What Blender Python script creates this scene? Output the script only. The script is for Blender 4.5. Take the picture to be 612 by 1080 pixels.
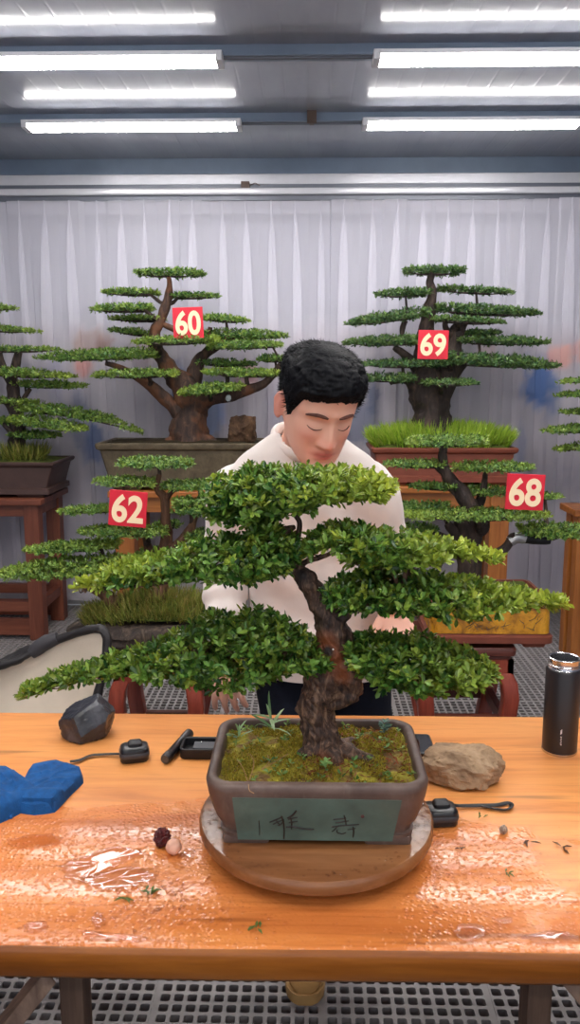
import bpy, bmesh, math, random
import numpy as np
from mathutils import Vector, Matrix, noise as mnoise

for _o in list(bpy.data.objects):
    bpy.data.objects.remove(_o, do_unlink=True)
SC = bpy.context.scene
COL = SC.collection
PI = math.pi
F = 850.0
PITCH, YAW, CAMZ = 9.35, 1.15, 1.52

# ------------------------------------------------------------------ camera
cam_data = bpy.data.cameras.new('camera')
cam = bpy.data.objects.new('camera', cam_data)
COL.objects.link(cam)
cam.location = (0, 0, CAMZ)
cam.rotation_euler = (math.radians(90 - PITCH), 0, math.radians(YAW))
cam_data.sensor_fit = 'VERTICAL'
cam_data.sensor_height = 24.0
cam_data.lens = 24.0 * F / 1080.0
cam_data.clip_start = 0.05
SC.camera = cam
CAMROT = cam.rotation_euler.to_matrix()

# ------------------------------------------------------------------ world, exposure
world = bpy.data.worlds.new('world')
SC.world = world
world.use_nodes = True
bg = world.node_tree.nodes['Background']
bg.inputs[0].default_value = (0.86, 0.91, 1.0, 1)
bg.inputs[1].default_value = 1.0
SC.view_settings.view_transform = 'Standard'
SC.view_settings.look = 'None'
SC.view_settings.gamma = 1.0
SC.view_settings.use_curve_mapping = False
SC.view_settings.exposure = 0.26
LAMP_POWER = 34.0

# ------------------------------------------------------------------ measuring helpers
def ray(px, py):
    d = CAMROT @ Vector(((px - 306.0) / F, -(py - 540.0) / F, -1.0))
    return d
def at(px, py, Y):
    """the point of the place at distance Y along the room that the photo shows at px, py"""
    d = ray(px, py)
    t = Y / d.y
    return Vector((d.x * t, Y, CAMZ + d.z * t))
def on(px, py, Z):
    d = ray(px, py)
    t = (Z - CAMZ) / d.z
    return Vector((d.x * t, d.y * t, Z))
def ppm(px, py, Y):
    """metres per pixel there"""
    return Y / ray(px, py).y / F

def lin(c):
    out = []
    for v in c[:3]:
        v = v / 255.0
        out.append(v / 12.92 if v <= 0.04045 else ((v + 0.055) / 1.055) ** 2.4)
    return (out[0], out[1], out[2], 1.0)

# ------------------------------------------------------------------ materials
MATS = {}
def nmat(name):
    m = bpy.data.materials.new(name)
    m.use_nodes = True
    nt = m.node_tree
    b = nt.nodes['Principled BSDF']
    MATS[name] = m
    return m, nt, b
def coords(nt, scale=(1, 1, 1), kind='Object', rot=(0, 0, 0)):
    tc = nt.nodes.new('ShaderNodeTexCoord')
    mp = nt.nodes.new('ShaderNodeMapping')
    mp.inputs['Scale'].default_value = scale
    mp.inputs['Rotation'].default_value = rot
    nt.links.new(tc.outputs[kind], mp.inputs['Vector'])
    return mp.outputs['Vector']
def noise_tex(nt, vec, scale, detail=4, rough=0.55, dist=0.0):
    n = nt.nodes.new('ShaderNodeTexNoise')
    n.inputs['Scale'].default_value = scale
    n.inputs['Detail'].default_value = detail
    n.inputs['Roughness'].default_value = rough
    n.inputs['Distortion'].default_value = dist
    if vec is not None:
        nt.links.new(vec, n.inputs['Vector'])
    return n.outputs['Fac']
def ramp(nt, fac, stops, interp='LINEAR'):
    r = nt.nodes.new('ShaderNodeValToRGB')
    r.color_ramp.interpolation = interp
    els = r.color_ramp.elements
    while len(els) < len(stops):
        els.new(0.5)
    for e, (p, c) in zip(els, stops):
        e.position = p
        e.color = c if len(c) == 4 else (c[0], c[1], c[2], 1)
    nt.links.new(fac, r.inputs['Fac'])
    return r.outputs['Color']
def mixc(nt, fac, a, b, mode='MIX'):
    m = nt.nodes.new('ShaderNodeMix')
    m.data_type = 'RGBA'
    m.blend_type = mode
    for val, sock in ((fac, m.inputs[0]), (a, m.inputs[6]), (b, m.inputs[7])):
        if hasattr(val, 'is_output'):
            nt.links.new(val, sock)
        else:
            sock.default_value = val
    return m.outputs[2]
def mathn(nt, op, a, b=None, clamp=False):
    m = nt.nodes.new('ShaderNodeMath')
    m.operation = op
    m.use_clamp = clamp
    for val, sock in ((a, m.inputs[0]), (b, m.inputs[1])):
        if val is None:
            continue
        if hasattr(val, 'is_output'):
            nt.links.new(val, sock)
        else:
            sock.default_value = val
    return m.outputs[0]
def maprange(nt, v, a, b, c, d):
    m = nt.nodes.new('ShaderNodeMapRange')
    nt.links.new(v, m.inputs[0])
    m.inputs[1].default_value = a
    m.inputs[2].default_value = b
    m.inputs[3].default_value = c
    m.inputs[4].default_value = d
    return m.outputs[0]
def bump(nt, b, height, strength=0.3, dist=0.01):
    n = nt.nodes.new('ShaderNodeBump')
    n.inputs['Strength'].default_value = strength
    n.inputs['Distance'].default_value = dist
    nt.links.new(height, n.inputs['Height'])
    nt.links.new(n.outputs['Normal'], b.inputs['Normal'])
def flat(name, c, rough=0.5, metal=0.0, spec=0.5, var=0.0, vscale=20, bmp=0.0, bscale=60):
    m, nt, b = nmat(name)
    b.inputs['Roughness'].default_value = rough
    b.inputs['Metallic'].default_value = metal
    b.inputs['Specular IOR Level'].default_value = spec
    col = lin(c)
    v = coords(nt)
    n = noise_tex(nt, v, vscale)
    lo = tuple(x * (1 - var) for x in col[:3]) + (1,)
    hi = tuple(min(1, x * (1 + var)) for x in col[:3]) + (1,)
    nt.links.new(ramp(nt, n, [(0.3, lo), (0.7, hi)]), b.inputs['Base Color'])
    if bmp:
        bump(nt, b, noise_tex(nt, v, bscale), bmp, 0.004)
    return m
def woodmat(name, dark, mid, light, rough=0.35, axis='X', scale=1.0, spec=0.5, coat=0.0):
    m, nt, b = nmat(name)
    sc = {'X': (1.2, 16, 16), 'Y': (16, 1.2, 16), 'Z': (16, 16, 1.2)}[axis]
    v = coords(nt, tuple(s * scale for s in sc))
    n1 = noise_tex(nt, v, 1.0, 6, 0.6, 0.7)
    v2 = coords(nt, tuple(s * scale * 4 for s in sc))
    n2 = noise_tex(nt, v2, 1.5, 3, 0.6, 0.2)
    c1 = ramp(nt, n1, [(0.28, lin(dark)), (0.5, lin(mid)), (0.72, lin(light))])
    c2 = ramp(nt, n2, [(0.3, (0.72, 0.68, 0.62, 1)), (0.6, (1, 1, 1, 1))])
    nt.links.new(mixc(nt, 0.7, c1, c2, 'MULTIPLY'), b.inputs['Base Color'])
    b.inputs['Roughness'].default_value = rough
    b.inputs['Specular IOR Level'].default_value = spec
    b.inputs['Coat Weight'].default_value = coat
    bump(nt, b, n2, 0.12, 0.003)
    return m
def barkmat(name, dark, mid, light, scale=1.0, red=None):
    m, nt, b = nmat(name)
    v = coords(nt, (60 * scale, 60 * scale, 14 * scale))
    n1 = noise_tex(nt, v, 1.0, 6, 0.65, 0.8)
    n2 = noise_tex(nt, coords(nt, (1, 1, 1)), 14 * scale, 3)
    c = ramp(nt, n1, [(0.3, lin(dark)), (0.5, lin(mid)), (0.72, lin(light))])
    if red:
        c = mixc(nt, ramp(nt, n2, [(0.5, (0, 0, 0, 1)), (0.6, (1, 1, 1, 1))]), c, mixc(nt, 0.55, c, lin(red)))
    nt.links.new(c, b.inputs['Base Color'])
    b.inputs['Roughness'].default_value = 0.75
    bump(nt, b, n1, 0.8, 0.006 / scale)
    return m
def leafmat(name, dark, mid, light, young, rough=0.36):
    m, nt, b = nmat(name)
    at_ = nt.nodes.new('ShaderNodeAttribute')
    at_.attribute_name = 'tint'
    sep = nt.nodes.new('ShaderNodeSeparateColor')
    nt.links.new(at_.outputs['Color'], sep.inputs[0])
    c = ramp(nt, sep.outputs[0], [(0.0, lin(dark)), (0.55, lin(mid)), (1.0, lin(light))])
    c = mixc(nt, sep.outputs[1], c, lin(young))
    nt.links.new(c, b.inputs['Base Color'])
    b.inputs['Roughness'].default_value = rough
    b.inputs['Specular IOR Level'].default_value = 0.45
    tr = nt.nodes.new('ShaderNodeBsdfTranslucent')
    nt.links.new(c, tr.inputs['Color'])
    mx = nt.nodes.new('ShaderNodeMixShader')
    mx.inputs[0].default_value = 0.22
    nt.links.new(b.outputs[0], mx.inputs[1])
    nt.links.new(tr.outputs[0], mx.inputs[2])
    nt.links.new(mx.outputs[0], nt.nodes['Material Output'].inputs['Surface'])
    return m

# ------------------------------------------------------------------ mesh helpers
class MB:
    def __init__(s):
        s.v = []; s.f = []; s.m = []
    def add(s, vs, fs, mi=0):
        o = len(s.v)
        s.v.extend([tuple(p) for p in vs])
        for f in fs:
            s.f.append(tuple(i + o for i in f)); s.m.append(mi)
    def box(s, c, h, mi=0, rot=None, bev=0.0):
        bm = bmesh.new()
        bmesh.ops.create_cube(bm, size=2.0)
        for v in bm.verts:
            v.co = Vector((v.co.x * h[0], v.co.y * h[1], v.co.z * h[2]))
        if bev > 0:
            bmesh.ops.bevel(bm, geom=list(bm.edges), offset=bev, segments=2, profile=0.6, affect='EDGES')
        M = Matrix.Translation(Vector(c))
        if rot is not None:
            M = M @ rot.to_4x4()
        bm.verts.ensure_lookup_table()
        s.add([M @ v.co for v in bm.verts], [[v.index for v in f.verts] for f in bm.faces], mi)
        bm.free()
    def bar(s, a, b, w, d, mi=0, bev=0.0, up=Vector((0, 0, 1))):
        """a squared bar from a to b, w wide, d deep"""
        a = Vector(a); b = Vector(b)
        z = (b - a); L = z.length; z.normalize()
        if abs(z.dot(up)) > 0.95:
            up = Vector((0, 1, 0))
        x = up.cross(z).normalized(); y = z.cross(x)
        R = Matrix((x, y, z)).transposed()
        s.box((a + b) / 2, (w / 2, d / 2, L / 2), mi, R, bev)
    def tube(s, pts, rad, n=10, mi=0, caps=True, rough=0.0, seed=0, rfreq=6.0, squash=None, smooth=0):
        pts = [Vector(p) for p in pts]
        if not hasattr(rad, '__len__'):
            rad = [rad] * len(pts)
        rad = list(rad)
        if smooth:
            pts, rad = spline(pts, rad, smooth)
        k = len(pts)
        T = []
        for i in range(k):
            t = pts[min(i + 1, k - 1)] - pts[max(i - 1, 0)]
            T.append(t.normalized() if t.length > 1e-9 else Vector((0, 0, 1)))
        ref = Vector((0, 1, 0)) if abs(T[0].y) < 0.9 else Vector((1, 0, 0))
        x = (ref - T[0] * ref.dot(T[0])).normalized()
        vs = []
        for i in range(k):
            x = (x - T[i] * x.dot(T[i])).normalized()
            y = T[i].cross(x)
            for j in range(n):
                a = 2 * PI * j / n
                r = rad[i]
                d = x * math.cos(a) + y * math.sin(a) * (squash or 1.0)
                if rough:
                    q = (pts[i] + d * r) * rfreq
                    r *= 1 + rough * (mnoise.noise(q + Vector((seed, seed * .7, 0))) + 0.5 * mnoise.noise(q * 2.7 + Vector((seed, 3, 1))))
                vs.append(pts[i] + d * r)
        fs = []
        for i in range(k - 1):
            for j in range(n):
                j2 = (j + 1) % n
                fs.append((i * n + j, i * n + j2, (i + 1) * n + j2, (i + 1) * n + j))
        if caps:
            fs.append(tuple(range(n))[::-1])
            fs.append(tuple((k - 1) * n + j for j in range(n)))
        s.add(vs, fs, mi)
    def rings(s, rings, mi=0, cap0=True, cap1=True):
        n = len(rings[0])
        vs = [p for r in rings for p in r]
        fs = []
        for i in range(len(rings) - 1):
            for j in range(n):
                j2 = (j + 1) % n
                fs.append((i * n + j, i * n + j2, (i + 1) * n + j2, (i + 1) * n + j))
        if cap0: fs.append(tuple(range(n))[::-1])
        if cap1: fs.append(tuple((len(rings) - 1) * n + j for j in range(n)))
        s.add(vs, fs, mi)
    def lathe(s, c, prof, n=40, mi=0, axis=None, cap0=True, cap1=True):
        """prof: list of (radius, height)"""
        R = Matrix.Identity(3) if axis is None else Vector((0, 0, 1)).rotation_difference(Vector(axis).normalized()).to_matrix()
        c = Vector(c)
        s.rings([[c + R @ Vector((r * math.cos(2 * PI * j / n), r * math.sin(2 * PI * j / n), h)) for j in range(n)] for r, h in prof], mi, cap0, cap1)
    def ball(s, c, r, mi=0, n=16, rough=0.0, seed=0, rfreq=30):
        c = Vector(c)
        if not hasattr(r, '__len__'): r = (r, r, r)
        rg = []
        for i in range(n + 1):
            th = PI * (0.001 + 0.998 * i / n)
            ring = []
            for j in range(2 * n):
                a = PI * j / n
                d = Vector((math.sin(th) * math.cos(a), math.sin(th) * math.sin(a), -math.cos(th)))
                k = 1 + (rough * mnoise.noise(d * rfreq * 0.05 + Vector((seed, 0, 0))) if rough else 0)
                ring.append(c + Vector((d.x * r[0] * k, d.y * r[1] * k, d.z * r[2] * k)))
            rg.append(ring)
        s.rings(rg, mi)
    def build(s, name, mats, parent=None, smooth=True, base=None, auto=40):
        return link_mesh(name, np.array(s.v, dtype=float), s.f, mats, parent, smooth, base, s.m, auto)

def spline(pts, rad, sub):
    P = []; R = []
    k = len(pts)
    for i in range(k - 1):
        p0 = pts[max(i - 1, 0)]; p1 = pts[i]; p2 = pts[i + 1]; p3 = pts[min(i + 2, k - 1)]
        for q in range(sub):
            t = q / sub
            t2 = t * t; t3 = t2 * t
            P.append(0.5 * ((2 * p1) + (p2 - p0) * t + (2 * p0 - 5 * p1 + 4 * p2 - p3) * t2 + (3 * p1 - p0 - 3 * p2 + p3) * t3))
            R.append(rad[i] * (1 - t) + rad[i + 1] * t)
    P.append(pts[-1]); R.append(rad[-1])
    return P, R
def root_loc(o):
    v = Vector((0, 0, 0))
    while o is not None:
        v += o.location
        o = o.parent
    return v
def link_mesh(name, V, faces, mats, parent=None, smooth=True, base=None, mi=None, auto=40):
    V = np.asarray(V, dtype=float)
    if parent is not None:
        off = np.array(root_loc(parent))
    else:
        if base is None:
            lo = V.min(0); hi = V.max(0)
            base = ((lo[0] + hi[0]) / 2, (lo[1] + hi[1]) / 2, lo[2])
        off = np.array(base)
    me = bpy.data.meshes.new(name)
    me.from_pydata((V - off).tolist(), [], faces)
    if not isinstance(mats, (list, tuple)):
        mats = [mats]
    for m in mats:
        me.materials.append(m)
    if mi is not None and len(mats) > 1:
        me.polygons.foreach_set('material_index', np.array(mi, dtype=np.int32))
    bm = bmesh.new(); bm.from_mesh(me)
    if len(bm.faces) < 60000:
        bmesh.ops.recalc_face_normals(bm, faces=bm.faces)
    if smooth:
        ca = math.radians(auto)
        for f in bm.faces: f.smooth = True
        for e in bm.edges:
            if len(e.link_faces) == 2 and e.calc_face_angle(0) > ca:
                e.smooth = False
    bm.to_mesh(me); bm.free()
    me.update()
    o = bpy.data.objects.new(name, me)
    COL.objects.link(o)
    if parent is not None:
        o.parent = parent
    else:
        o.location = base
    return o
def thing(name, label, cat, loc, group=None):
    o = bpy.data.objects.new(name, None)
    COL.objects.link(o)
    o.empty_display_size = 0.05
    o.location = loc
    o['label'] = label; o['category'] = cat
    if group: o['group'] = group
    return o
def tag(o, label, cat, group=None):
    o['label'] = label; o['category'] = cat
    if group: o['group'] = group
    return o
def struct(o):
    o['kind'] = 'structure'
    return o
def rrect(hw, hd, r, z, c=(0, 0), k=5):
    pts = []
    r = min(r, hw * 0.999, hd * 0.999)
    for cx, cy, a0 in ((hw - r, hd - r, 0), (-hw + r, hd - r, PI / 2), (-hw + r, -hd + r, PI), (hw - r, -hd + r, 1.5 * PI)):
        for i in range(k + 1):
            a = a0 + PI / 2 * i / k
            pts.append(Vector((c[0] + cx + r * math.cos(a), c[1] + cy + r * math.sin(a), z)))
    return pts
def voxel(name, mb, size, smooth_it=4):
    """melt overlapping closed volumes into one continuous surface"""
    me = bpy.data.meshes.new('tmp')
    me.from_pydata([tuple(p) for p in mb.v], [], mb.f)
    bm = bmesh.new(); bm.from_mesh(me)
    bmesh.ops.recalc_face_normals(bm, faces=bm.faces)
    bm.to_mesh(me); bm.free()
    o = bpy.data.objects.new('tmp', me)
    COL.objects.link(o)
    md = o.modifiers.new('r', 'REMESH'); md.mode = 'VOXEL'; md.voxel_size = size
    if smooth_it:
        sm = o.modifiers.new('s', 'SMOOTH'); sm.factor = 0.5; sm.iterations = smooth_it
    dg = bpy.context.evaluated_depsgraph_get()
    ev = o.evaluated_get(dg)
    m2 = bpy.data.meshes.new_from_object(ev)
    V = np.empty(len(m2.vertices) * 3); m2.vertices.foreach_get('co', V)
    Fs = [tuple(p.vertices) for p in m2.polygons]
    bpy.data.objects.remove(o, do_unlink=True)
    bpy.data.meshes.remove(m2); bpy.data.meshes.remove(me)
    return V.reshape(-1, 3), Fs
def point_color(me, name, arr):
    a = me.attributes.new(name, 'FLOAT_COLOR', 'POINT')
    buf = np.ones((len(me.vertices), 4), dtype=np.float32)
    buf[:, :arr.shape[1]] = arr
    a.data.foreach_set('color', buf.ravel())

# ------------------------------------------------------------------ foliage
LEAF_BIG = (np.array([(0, 0, 0), (-.42, .42, .06), (.42, .42, .06), (-.46, .74, .05), (.46, .74, .05), (0, 1, -.02), (0, .42, -.06), (0, .74, -.07)]),
            [(0, 2, 6), (0, 6, 1), (6, 2, 4, 7), (6, 7, 3, 1), (7, 4, 5), (7, 5, 3)])
LEAF_SMALL = (np.array([(0, 0, 0), (-.5, .5, .05), (.5, .5, .05), (0, 1, 0)]), [(0, 2, 3, 1)])
def norm(a):
    return a / np.maximum(np.linalg.norm(a, axis=-1, keepdims=True), 1e-9)
def leaves(pos, axis, nleaf, length, width, tmpl, rng, spread=(25, 80), young=None, jit=0.3):
    N = len(pos)
    P = np.repeat(pos, nleaf, 0); A = np.repeat(axis, nleaf, 0)
    M = len(P)
    ref = np.where(np.abs(A[:, 2:3]) < .9, np.array([[0, 0, 1.]]), np.array([[1., 0, 0]]))
    X = norm(np.cross(ref, A)); Yv = np.cross(A, X)
    base = np.tile(np.arange(nleaf) * 2 * PI / nleaf, N)
    az = base + rng.uniform(-.5, .5, M) + np.repeat(rng.uniform(0, 6.28, N), nleaf)
    el = np.radians(rng.uniform(spread[0], spread[1], M))
    rad = X * np.cos(az)[:, None] + Yv * np.sin(az)[:, None]
    D = norm(A * np.cos(el)[:, None] + rad * np.sin(el)[:, None])
    S = norm(np.cross(D, A) + rng.normal(0, jit, (M, 3)) * .5)
    S = norm(S - D * (S * D).sum(1, keepdims=True))
    Nn = np.cross(S, D)
    L = length * rng.uniform(.65, 1.2, M)[:, None]
    W = width * rng.uniform(.75, 1.2, M)[:, None]
    T, fs = tmpl
    P = P + A * (rng.uniform(-.3, .5, M)[:, None] * length)
    V = P[:, None, :] + (T[None, :, 1:2] * L[:, None]) * D[:, None] + (T[None, :, 0:1] * W[:, None]) * S[:, None] + (T[None, :, 2:3] * L[:, None]) * Nn[:, None]
    k = len(T)
    tint = np.zeros((M, k, 3))
    tint[:, :, 0] = rng.uniform(0, 1, M)[:, None]
    if young is not None:
        tint[:, :, 1] = np.clip(np.repeat(young, nleaf) + rng.uniform(-.15, .15, M), 0, 1)[:, None]
    F_ = []
    for f in fs:
        F_.append((len(f), (np.arange(M) * k)[:, None] + np.array(f)[None]))
    return V.reshape(-1, 3), F_, tint.reshape(-1, 3)
def leaf_object(name, chunks, mat, parent):
    off = np.array(root_loc(parent))
    VV = []; tris = []; quads = []; TT = []
    o = 0
    for V, F_, t in chunks:
        VV.append(V); TT.append(t)
        for n, a in F_:
            (tris if n == 3 else quads).append(a + o)
        o += len(V)
    V = np.concatenate(VV) - off; T = np.concatenate(TT)
    loops = []; starts = []; tot = 0
    if tris:
        a = np.concatenate(tris); loops.append(a.ravel()); starts.append(tot + np.arange(len(a)) * 3); tot += a.size
    if quads:
        a = np.concatenate(quads); loops.append(a.ravel()); starts.append(tot + np.arange(len(a)) * 4); tot += a.size
    L = np.concatenate(loops).astype(np.int32); S = np.concatenate(starts).astype(np.int32)
    me = bpy.data.meshes.new(name)
    me.vertices.add(len(V)); me.vertices.foreach_set('co', V.ravel())
    me.loops.add(len(L)); me.loops.foreach_set('vertex_index', L)
    me.polygons.add(len(S)); me.polygons.foreach_set('loop_start', S)
    me.update(calc_edges=True)
    me.materials.append(mat)
    point_color(me, 'tint', T)
    ob = bpy.data.objects.new(name, me)
    COL.objects.link(ob)
    ob.parent = parent
    return ob
def pad_points(st, Y, depth, n, rng, flat_bottom=0.35, inset=0.0):
    """rosette points in a flat-topped foliage cloud. st: (px, ytop, ybot) stations; depth: half depth in metres"""
    st = np.array(st, dtype=float)
    xs = st[:, 0]
    x = rng.uniform(xs[0], xs[-1], n)
    top = np.interp(x, xs, st[:, 1]); bot = np.interp(x, xs, st[:, 2])
    s = (x - xs[0]) / (xs[-1] - xs[0])
    keep = rng.uniform(0, 1, n) < np.clip(((bot - top) / np.max(st[:, 2] - st[:, 1])) + .15, .25, 1)
    x, top, bot, s = x[keep], top[keep], bot[keep], s[keep]
    n = len(x)
    mx = (xs[0] + xs[-1]) / 2; my = (st[:, 1].mean() + st[:, 2].mean()) / 2
    mpp = ppm(mx, my, Y)
    d = ray(mx, my); ang = math.atan2(-d.z, d.y)
    hpx = np.maximum((bot - top) / 2 - inset / mpp, .22 * (bot - top))
    k = abs(math.sin(ang)) / mpp
    w = np.minimum(depth * (.35 + .65 * np.sqrt(np.clip(1 - (2 * s - 1) ** 2, 0, 1))), .8 * hpx / max(k, 1e-6))
    w = np.maximum(w, depth * .18)
    hz = np.sqrt(np.maximum(hpx ** 2 - (k * w) ** 2, (.35 * hpx) ** 2))
    a = rng.uniform(0, 2 * PI, n)
    r = 1 - rng.uniform(0, 1, n) ** 2 * .75
    u = np.cos(a) * r; v = np.sin(a) * r
    v = np.where(v < -flat_bottom, -flat_bottom + (v + flat_bottom) * .45, v)
    lump = np.array([mnoise.noise(Vector((xx * .045, uu * 1.3, Y * 7))) for xx, uu in zip(x, u)]) * .35
    py = (top + bot) / 2 - (v * (1 + lump)) * hz
    pts = np.array([tuple(at(xx, yy, Y)) for xx, yy in zip(x, py)])
    pts[:, 1] += u * w
    out = np.stack([(2 * s - 1) ** 3 * 1.2, u * 1.0, np.maximum(v, -.25)], 1)
    axis = norm(out * .75 + np.array([[0, 0, .75]]) + rng.normal(0, .28, (n, 3)))
    return pts, axis, s
# ------------------------------------------------------------------ the room
RNG = np.random.default_rng(7)
random.seed(7)
ZC = 2.852          # ceiling
YW = 5.32           # back wall
def m_ceiling():
    m, nt, b = nmat('painted_sheet_metal')
    v = coords(nt)
    w = nt.nodes.new('ShaderNodeTexWave')
    w.wave_type = 'BANDS'; w.bands_direction = 'X'; w.wave_profile = 'SIN'
    w.inputs['Scale'].default_value = 3.0
    w.inputs['Distortion'].default_value = 0.0
    nt.links.new(v, w.inputs['Vector'])
    rib = ramp(nt, w.outputs['Fac'], [(0.0, (0, 0, 0, 1)), (0.04, (1, 1, 1, 1))])
    n = noise_tex(nt, coords(nt, (3, 6, 1)), 1.2, 2)
    n2 = noise_tex(nt, coords(nt, (1, .25, 1)), 4, 4)
    c = ramp(nt, n2, [(0.3, lin((150, 154, 167))), (0.7, lin((168, 172, 184)))])
    nt.links.new(c, b.inputs['Base Color'])
    b.inputs['Roughness'].default_value = 0.17
    b.inputs['Specular IOR Level'].default_value = 0.2
    h = mathn(nt, 'ADD', mathn(nt, 'MULTIPLY', rib, 0.6), n)
    bump(nt, b, h, 0.14, 0.008)
    return m
m_ceil = m_ceiling()
m_beam = flat('blue_grey_steel', (112, 126, 146), 0.4, 0.0, 0.4, 0.08, 6)
m_wall = flat('pale_wall_paint', (176, 176, 188), 0.6, 0, 0.3, 0.04, 3)
m_base = flat('white_baseboard', (188, 188, 190), 0.5, 0, 0.3, 0.06, 8)
m_rail = flat('white_rail', (205, 205, 212), 0.25, 0.2, 0.6, 0.03)
m_darkrail = flat('grey_channel', (96, 100, 110), 0.4, 0.2, 0.5, 0.05)
m_white = flat('white_plastic', (215, 215, 220), 0.35)
m_conc = flat('dark_wet_concrete', (38, 33, 31), 0.45, 0, 0.5, 0.5, 5, 0.3, 30)
m_grate = flat('grey_plastic_grate', (138, 133, 133), 0.45, 0, 0.4, 0.12, 4)

mb = MB(); mb.box((0, 1.2, ZC + 0.03), (4.6, 4.2, 0.03))
struct(mb.build('ceiling', m_ceil, smooth=False))
mb = MB(); mb.box((0, YW + 0.04, ZC / 2), (4.6, 0.04, ZC / 2))
struct(mb.build('wall_back', m_wall, smooth=False))
mb = MB(); mb.box((0, YW - 0.012, 0.06), (4.6, 0.012, 0.06), 0, None, 0.004)
struct(mb.build('baseboard_back', m_base, smooth=False))
for nm, sx in (('wall_left', -1), ('wall_right', 1)):
    mb = MB(); mb.box((sx * 4.64, 1.2, ZC / 2), (0.04, 4.2, ZC / 2))
    struct(mb.build(nm, m_wall, smooth=False))

# floor: concrete with square-holed plastic grating laid over it
def build_floor():
    mb = MB()
    mb.box((0, 1.2, -0.06), (4.6, 4.2, 0.02), 0)
    p = 0.0335; n = 12; gap = 0.0
    tile = p * n
    bw = 0.0095
    V = []; Fq = []
    # detailed cells with rounded holes near the camera
    def cell(x, y, s):
        h = s / 2; a = h - bw / 2; r = a * 0.4
        o = len(V)
        outer = [(-h, -h), (h, -h), (h, h), (-h, h)]
        inn = []
        for sx, sy, k in ((-1, -1, 0), (1, -1, 1), (1, 1, 2), (-1, 1, 3)):
            if k == 0: q = [(-a, -a + r), (-a + r * .3, -a + r * .3), (-a + r, -a)]
            if k == 1: q = [(a - r, -a), (a - r * .3, -a + r * .3), (a, -a + r)]
            if k == 2: q = [(a, a - r), (a - r * .3, a - r * .3), (a - r, a)]
            if k == 3: q = [(-a + r, a), (-a + r * .3, a - r * .3), (-a, a - r)]
            inn += q
        for q in outer: V.append((x + q[0], y + q[1], 0.0))
        for q in inn: V.append((x + q[0], y + q[1], 0.0))
        for q in inn: V.append((x + q[0], y + q[1], -0.022))
        I = o + 4; J = o + 16
        for k in range(4):
            c = o + k
            a1, a2, a3 = I + 3 * k, I + 3 * k + 1, I + 3 * k + 2
            Fq.append((c, a2, a1)); Fq.append((c, a3, a2))
            nk = (k + 1) % 4
            Fq.append((c, o + nk, I + 3 * nk, a3))
        for k in range(12):
            k2 = (k + 1) % 12
            Fq.append((I + k, I + k2, J + k2, J + k))
    x0, y0 = -1.605, 0.80
    nx, ny = 8, 6
    for ty in range(ny):
        for tx in range(nx):
            for j in range(n):
                for i in range(n):
                    cell(x0 + tx * (tile + 0.012) + (i + .5) * p, y0 + ty * (tile + 0.012) + (j + .5) * p, p)
    X1 = x0 + nx * (tile + 0.012) - 0.012; Y1 = y0 + ny * (tile + 0.012) - 0.012
    mb.add(V, Fq, 1)
    # solid joints between the tiles
    for tx in range(nx + 1):
        mb.box((x0 + tx * (tile + 0.012) - 0.006, (y0 + Y1) / 2, -0.012), (0.006, (Y1 - y0) / 2, 0.010), 1)
    for ty in range(ny + 1):
        mb.box(((x0 + X1) / 2, y0 + ty * (tile + 0.012) - 0.006, -0.0125), ((X1 - x0) / 2, 0.006, 0.010), 1)
    # the plainer far stretch: crossing bars
    def bars(xa, xb, ya, yb):
        k = int((xb - xa) / p)
        for i in range(k + 1):
            w = 0.010 if i % 12 == 0 else bw / 2
            mb.box((xa + i * p, (ya + yb) / 2, -0.011), (w, (yb - ya) / 2, 0.011), 1)
        k = int((yb - ya) / p)
        for i in range(k + 1):
            w = 0.010 if i % 12 == 0 else bw / 2
            mb.box(((xa + xb) / 2, ya + i * p, -0.0112), ((xb - xa) / 2, w, 0.011), 1)
    bars(-3.2, 3.2, Y1 + .006, YW - 0.03)
    bars(-3.2, x0 - .012, y0, Y1)
    bars(X1 + .012, 3.2, y0, Y1)
    return struct(mb.build('floor', [m_conc, m_grate], smooth=False, base=(0, 1.2, 0)))
build_floor()

# ceiling beams, cornice and curtain rail
def beam(name, y, z0, z1, d, m):
    mb = MB()
    mb.box((0, y, (z0 + z1) / 2), (4.6, d / 2, (z1 - z0) / 2))
    mb.box((0, y - d / 2 - 0.004, z0 + 0.006), (4.6, 0.006, 0.006))
    return struct(mb.build(name, m, smooth=False))
ROWS = [3.50, 4.345]
NEAR_ROWS = [2.62, 1.75, 0.88, 0.0, -1.2]
k = 1
for y in ROWS + NEAR_ROWS:
    beam('trim_%d' % k, y + 0.035, 2.808, ZC, 0.06, m_beam); k += 1
beam('trim_%d' % k, YW - 0.06, 2.76, ZC, 0.12, m_beam); k += 1
# pelmet: pale band, channel and pale rail
mb = MB()
mb.box((0, YW - 0.075, 2.728), (4.6, 0.06, 0.030), 0, None, 0.004)
mb.box((0, YW - 0.085, 2.682), (4.6, 0.05, 0.016), 1)
mb.box((0, YW - 0.110, 2.646), (4.6, 0.085, 0.020), 0, None, 0.012)
mb.box((0, YW - 0.15, 2.612), (4.6, 0.012, 0.014), 1)
struct(mb.build('trim_%d' % k, [m_rail, m_darkrail], smooth=False)); k += 1

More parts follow.
